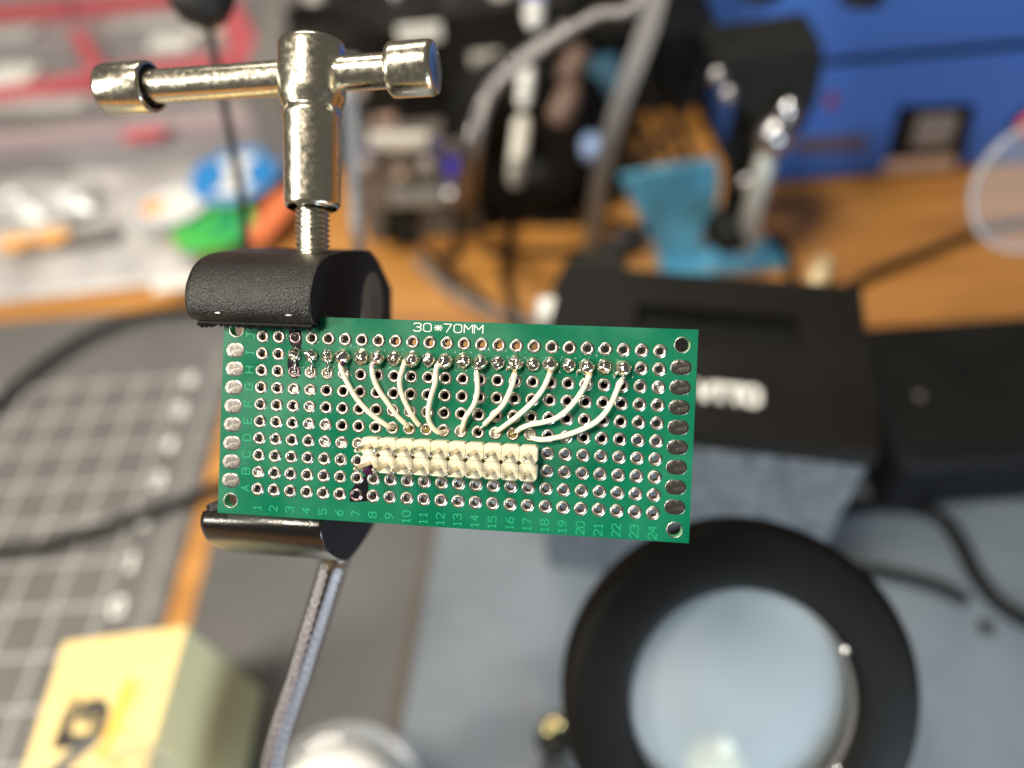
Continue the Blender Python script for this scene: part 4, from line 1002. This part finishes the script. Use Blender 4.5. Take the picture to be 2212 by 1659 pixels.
# black cable reel
rc = ony(1135, 300, 430)
rl = thing('cable_reel', 'round black cable reel standing behind the white pens', 'reel', (rc.x, 440, 0))
MB().lathe([(12, -15), (58, -15), (60, -12), (60, -9), (40, -8), (38, 8), (60, 9), (60, 12), (58, 15), (12, 15)], 48, axis='Y', closed=True).build('reel_spool', M['black_plastic'], rl, (0, 4, 60.5))
MB().lathe([(38.2, -7.8), (53, -7), (54, 0), (53, 7), (38.2, 7.8)], 40, axis='Y').build('wound_cable', M['rubber'], rl, (0, 4, 60.5))
p = ony(1280, 312, 425); tag(MB().lathe([(0.001, 8), (5, 7), (8, 2), (8, -8), (0.001, -8)], 18).build('round_stopper', mat('pale_blue_plastic', (0.35, 0.50, 0.85), 0.35), None, (p.x, p.y, p.z)), 'small pale blue cap between the reel and the grey strip', 'cap')
p = ony(1240, 330, 470)
t = thing('teal_box', 'dark blue box in the shadow behind the pale blue cap', 'box', (p.x, 490, 0)); MB().box((-40, -16, 0.4), (36, 30, 78)).build('box_body', M['teal'], t, bevel=2); MB().box((-36, -17.5, 10), (32, -16.1, 40)).build('box_label', M['black_plastic'], t)
# pens
def pen(pa, pb_, r, lab, cap=None, body='offwhite'):
    a, b = Vector(pa), Vector(pb_); t = thing('white_pen', lab, 'pen', b, None, 'white pens and tubes behind the flexible arm')
    d_ = a-b; L_ = d_.length
    R3 = Vector((0, 0, 1)).rotation_difference(d_.normalized()).to_matrix()
    MB().lathe([(0.001, 0), (r*0.55, 0.4), (r, r), (r, L_-r), (r*0.6, L_-0.4), (0.001, L_)], 20).build('pen_barrel', M[body], t, (0, 0, 0), R3)
    MB().lathe([(r*1.06, L_*0.25), (r*1.06, L_*0.32)], 20).build('pen_band', M['mid_grey'], t, (0, 0, 0), R3)
    if cap: MB().lathe([(r*1.08, L_*0.45), (r*1.08, L_*0.62)], 20).build('pen_mark', M[cap], t, (0, 0, 0), R3)
pen(at(1160, -60, 400), at(1152, 62, 400), 5.6, 'white pen with blue mark at the top edge', 'royal', 'white')
pen(at(1140, 140, 400), at(1130, 232, 398), 4.2, 'pale green-white tube in the middle of the three white pens', None, 'white')
pen(at(1130, 250, 396), at(1112, 402, 390), 4.8, 'long white pen below the other two, in front of the reel', None, 'offwhite')
for px, py, dep, lab in ((1222, 225, 395, 'flesh-coloured rounded plug near the black reel'), (1240, 140, 430, 'dim brown rounded plug above the flesh-coloured one')):
    p = at(px, py, dep); d_ = Wm @ Vector((0.45, -0.9, 0)); t = thing('rounded_plug', lab, 'plug', p)
    MB().tube([-d_*13, -d_*9, d_*6, d_*12], [3, 7.5, 7.5, 3], 16).build('plug_body', M['copper'], t)
    MB().tube([-d_*20, -d_*12.8], 2.2, 8).build('plug_lead', M['rubber'], t)

# black cables over the wooden desk
C_ = lambda lab, pp, r=3, m=None: cable(lab, [onz(*q_) for q_ in pp], r, m, group='cables lying on the wooden desk')
C_('grey cable running from the grey module down to behind the board', [(860, 470, 30), (920, 540, 12), (1000, 610, 3.4), (1080, 680, 3.4), (1160, 740, 3.4)], 3.0, M['dark_grey'])
C_('black cable hanging from the silver plug of the grey module', [(978, 425, 30), (985, 470, 20), (985, 540, 8), (960, 560, 3.4), (975, 640, 3.4)], 2.8)
C_('black cable curling down below the long white pen', [(1100, 420, 20), (1105, 470, 8), (1095, 540, 3.4), (1090, 600, 3.4), (1120, 700, 3.4)], 3.4)
C_('black cable lying level across the desk left of the blue holder', [(1000, 500, 3.4), (1100, 478, 3.4), (1200, 480, 3.4), (1300, 478, 3.4), (1390, 500, 3.4)], 3.0)
C_('lower black cable across the desk left of the blue holder', [(1040, 540, 3.4), (1130, 545, 3.4), (1230, 545, 3.4), (1330, 538, 3.4), (1400, 540, 3.4)], 2.6)
C_('dark cable descending in front of the black reel to the desk', [(1180, 240, 60), (1240, 320, 40), (1280, 400, 20), (1290, 480, 8), (1260, 560, 3.4), (1230, 640, 3.4)], 3.0)
C_('brown-grey cable between the strip and the light blue holder', [(1380, 120, 50), (1400, 200, 30), (1440, 300, 12), (1470, 360, 3.4), (1500, 400, 3.4)], 2.6, M['dark_grey'])
C_('black cable hanging right of the grey strip at the top', [(1420, 20, 60), (1450, 120, 40), (1455, 220, 16), (1490, 330, 3.4), (1530, 420, 3.4)], 3.2)
C_('long black cable running across the wooden desk to the right edge', [(1700, 660, 3.4), (1790, 640, 3.4), (1880, 595, 3.4), (1990, 550, 3.4), (2080, 515, 3.4), (2160, 490, 3.4), (2300, 470, 3.4)], 3.4)
C_('short black cable beside the silver lever, right of the holder', [(1660, 500, 16), (1690, 530, 6), (1705, 570, 3.4), (1712, 620, 3.4)], 3.4)
C_('thin dark cable left of the grey strip at the top', [(1330, 60, 60), (1345, 160, 40), (1380, 260, 20), (1420, 340, 6)], 2.6, M['dark_grey'])
C_('dark cable climbing from the desk behind the pale blue cap', [(1320, 640, 3.4), (1340, 560, 3.4), (1400, 470, 10), (1395, 380, 30), (1330, 300, 60), (1290, 180, 80)], 3.6)
C_('black cable crossing the top between the grey strip and the blue instrument', [(1390, 30, 40), (1440, 90, 30), (1500, 200, 12), (1560, 320, 3.4), (1600, 420, 3.4)], 4.0)
C_('black cable looping in front of the equipment boxes at the top', [(1010, 200, 60), (1050, 120, 80), (1120, 60, 90), (1210, 40, 80), (1270, 90, 60), (1250, 190, 40)], 4.4)
C_('black cable dropping from the top edge beside the white pens', [(1180, -40, 90), (1195, 60, 80), (1225, 170, 60), (1215, 260, 40), (1180, 330, 20)], 4.2)
C_('dark cable draped over the dark grey equipment box', [(620, 30, 110), (700, 20, 125), (780, 60, 120), (850, 160, 90), (900, 230, 60)], 4.0)
C_('dark grey cable lying on the desk just above the green board', [(900, 560, 3.4), (960, 620, 3.4), (1030, 660, 3.4), (1110, 690, 3.4), (1190, 700, 3.4)], 3.4, M['mid_grey'])
C_('thin black cable over the orange desk just left of the wedge clamp', [(1470, -20, 60), (1490, 100, 40), (1520, 220, 16), (1560, 330, 3.4)], 2.8)
C_('thin dark cable crossing behind the light blue holder', [(1300, 420, 3.4), (1400, 330, 10), (1480, 240, 30), (1540, 120, 60)], 2.6)
C_('thin black cable curling left of the black reel toward the grey module', [(1000, 300, 30), (1040, 400, 10), (1010, 470, 3.4), (920, 500, 3.4), (860, 540, 3.4)], 2.8)
p = onz(1345, 525, 1)
t = thing('steel_clip', 'flat steel clip on the desk between the cables and the blue holder', 'clip', (p.x, p.y, 0.5)); MB().box((-16, -4, 0), (16, 4, 5)).build('clip_bar', M['steel'], t, bevel=1.5); MB().box((-8, 4.1, 0), (8, 9, 3)).build('clip_tab', M['steel'], t, bevel=0.8)
p = onz(1770, 595, 6)
t = thing('brass_capsule', 'small shiny cream capsule on the desk behind the black case', 'capsule', (p.x, p.y, 7.5)); dd = Vector((0.5, 0.85, 0)); MB().tube([dd*-15, dd*-12.5, dd*-7, dd*8, dd*13, dd*15.5], [1, 4.4, 7, 7, 4.4, 1], 16).build('capsule_shell', mat('glossy_cream', (0.85, 0.70, 0.42), 0.15, 0.3), t); MB().tube([dd*-0.6, dd*0.6], 7.3, 16).build('capsule_band', M['brass'], t)

# clear round lens at the right edge
p = at(2240, 405, 330)
cl = thing('clear_lens', 'clear round lens with thin pale rim at the right edge over the wooden desk', 'lens', p, Wm @ Matrix(((1,0,0),(0,-1,0),(0,0,-1))) @ Matrix.Rotation(radians(25), 3, 'X'))
MB().lathe([(27, 1.5), (29.5, 1.5), (29.5, -1.5), (27, -1.5)], 64, closed=True).build('lens_rim', M['clear_rim'], cl)
MB().lathe([(0.001, 0.6), (26.9, 0.2)], 48).build('lens_glass', M['clear'], cl)
MB().tube([(29.6, 0, 0), (60, 6, -6), (130, 40, -40)], 2.0, 10).build('lens_stem', M['grey_metal'], cl)
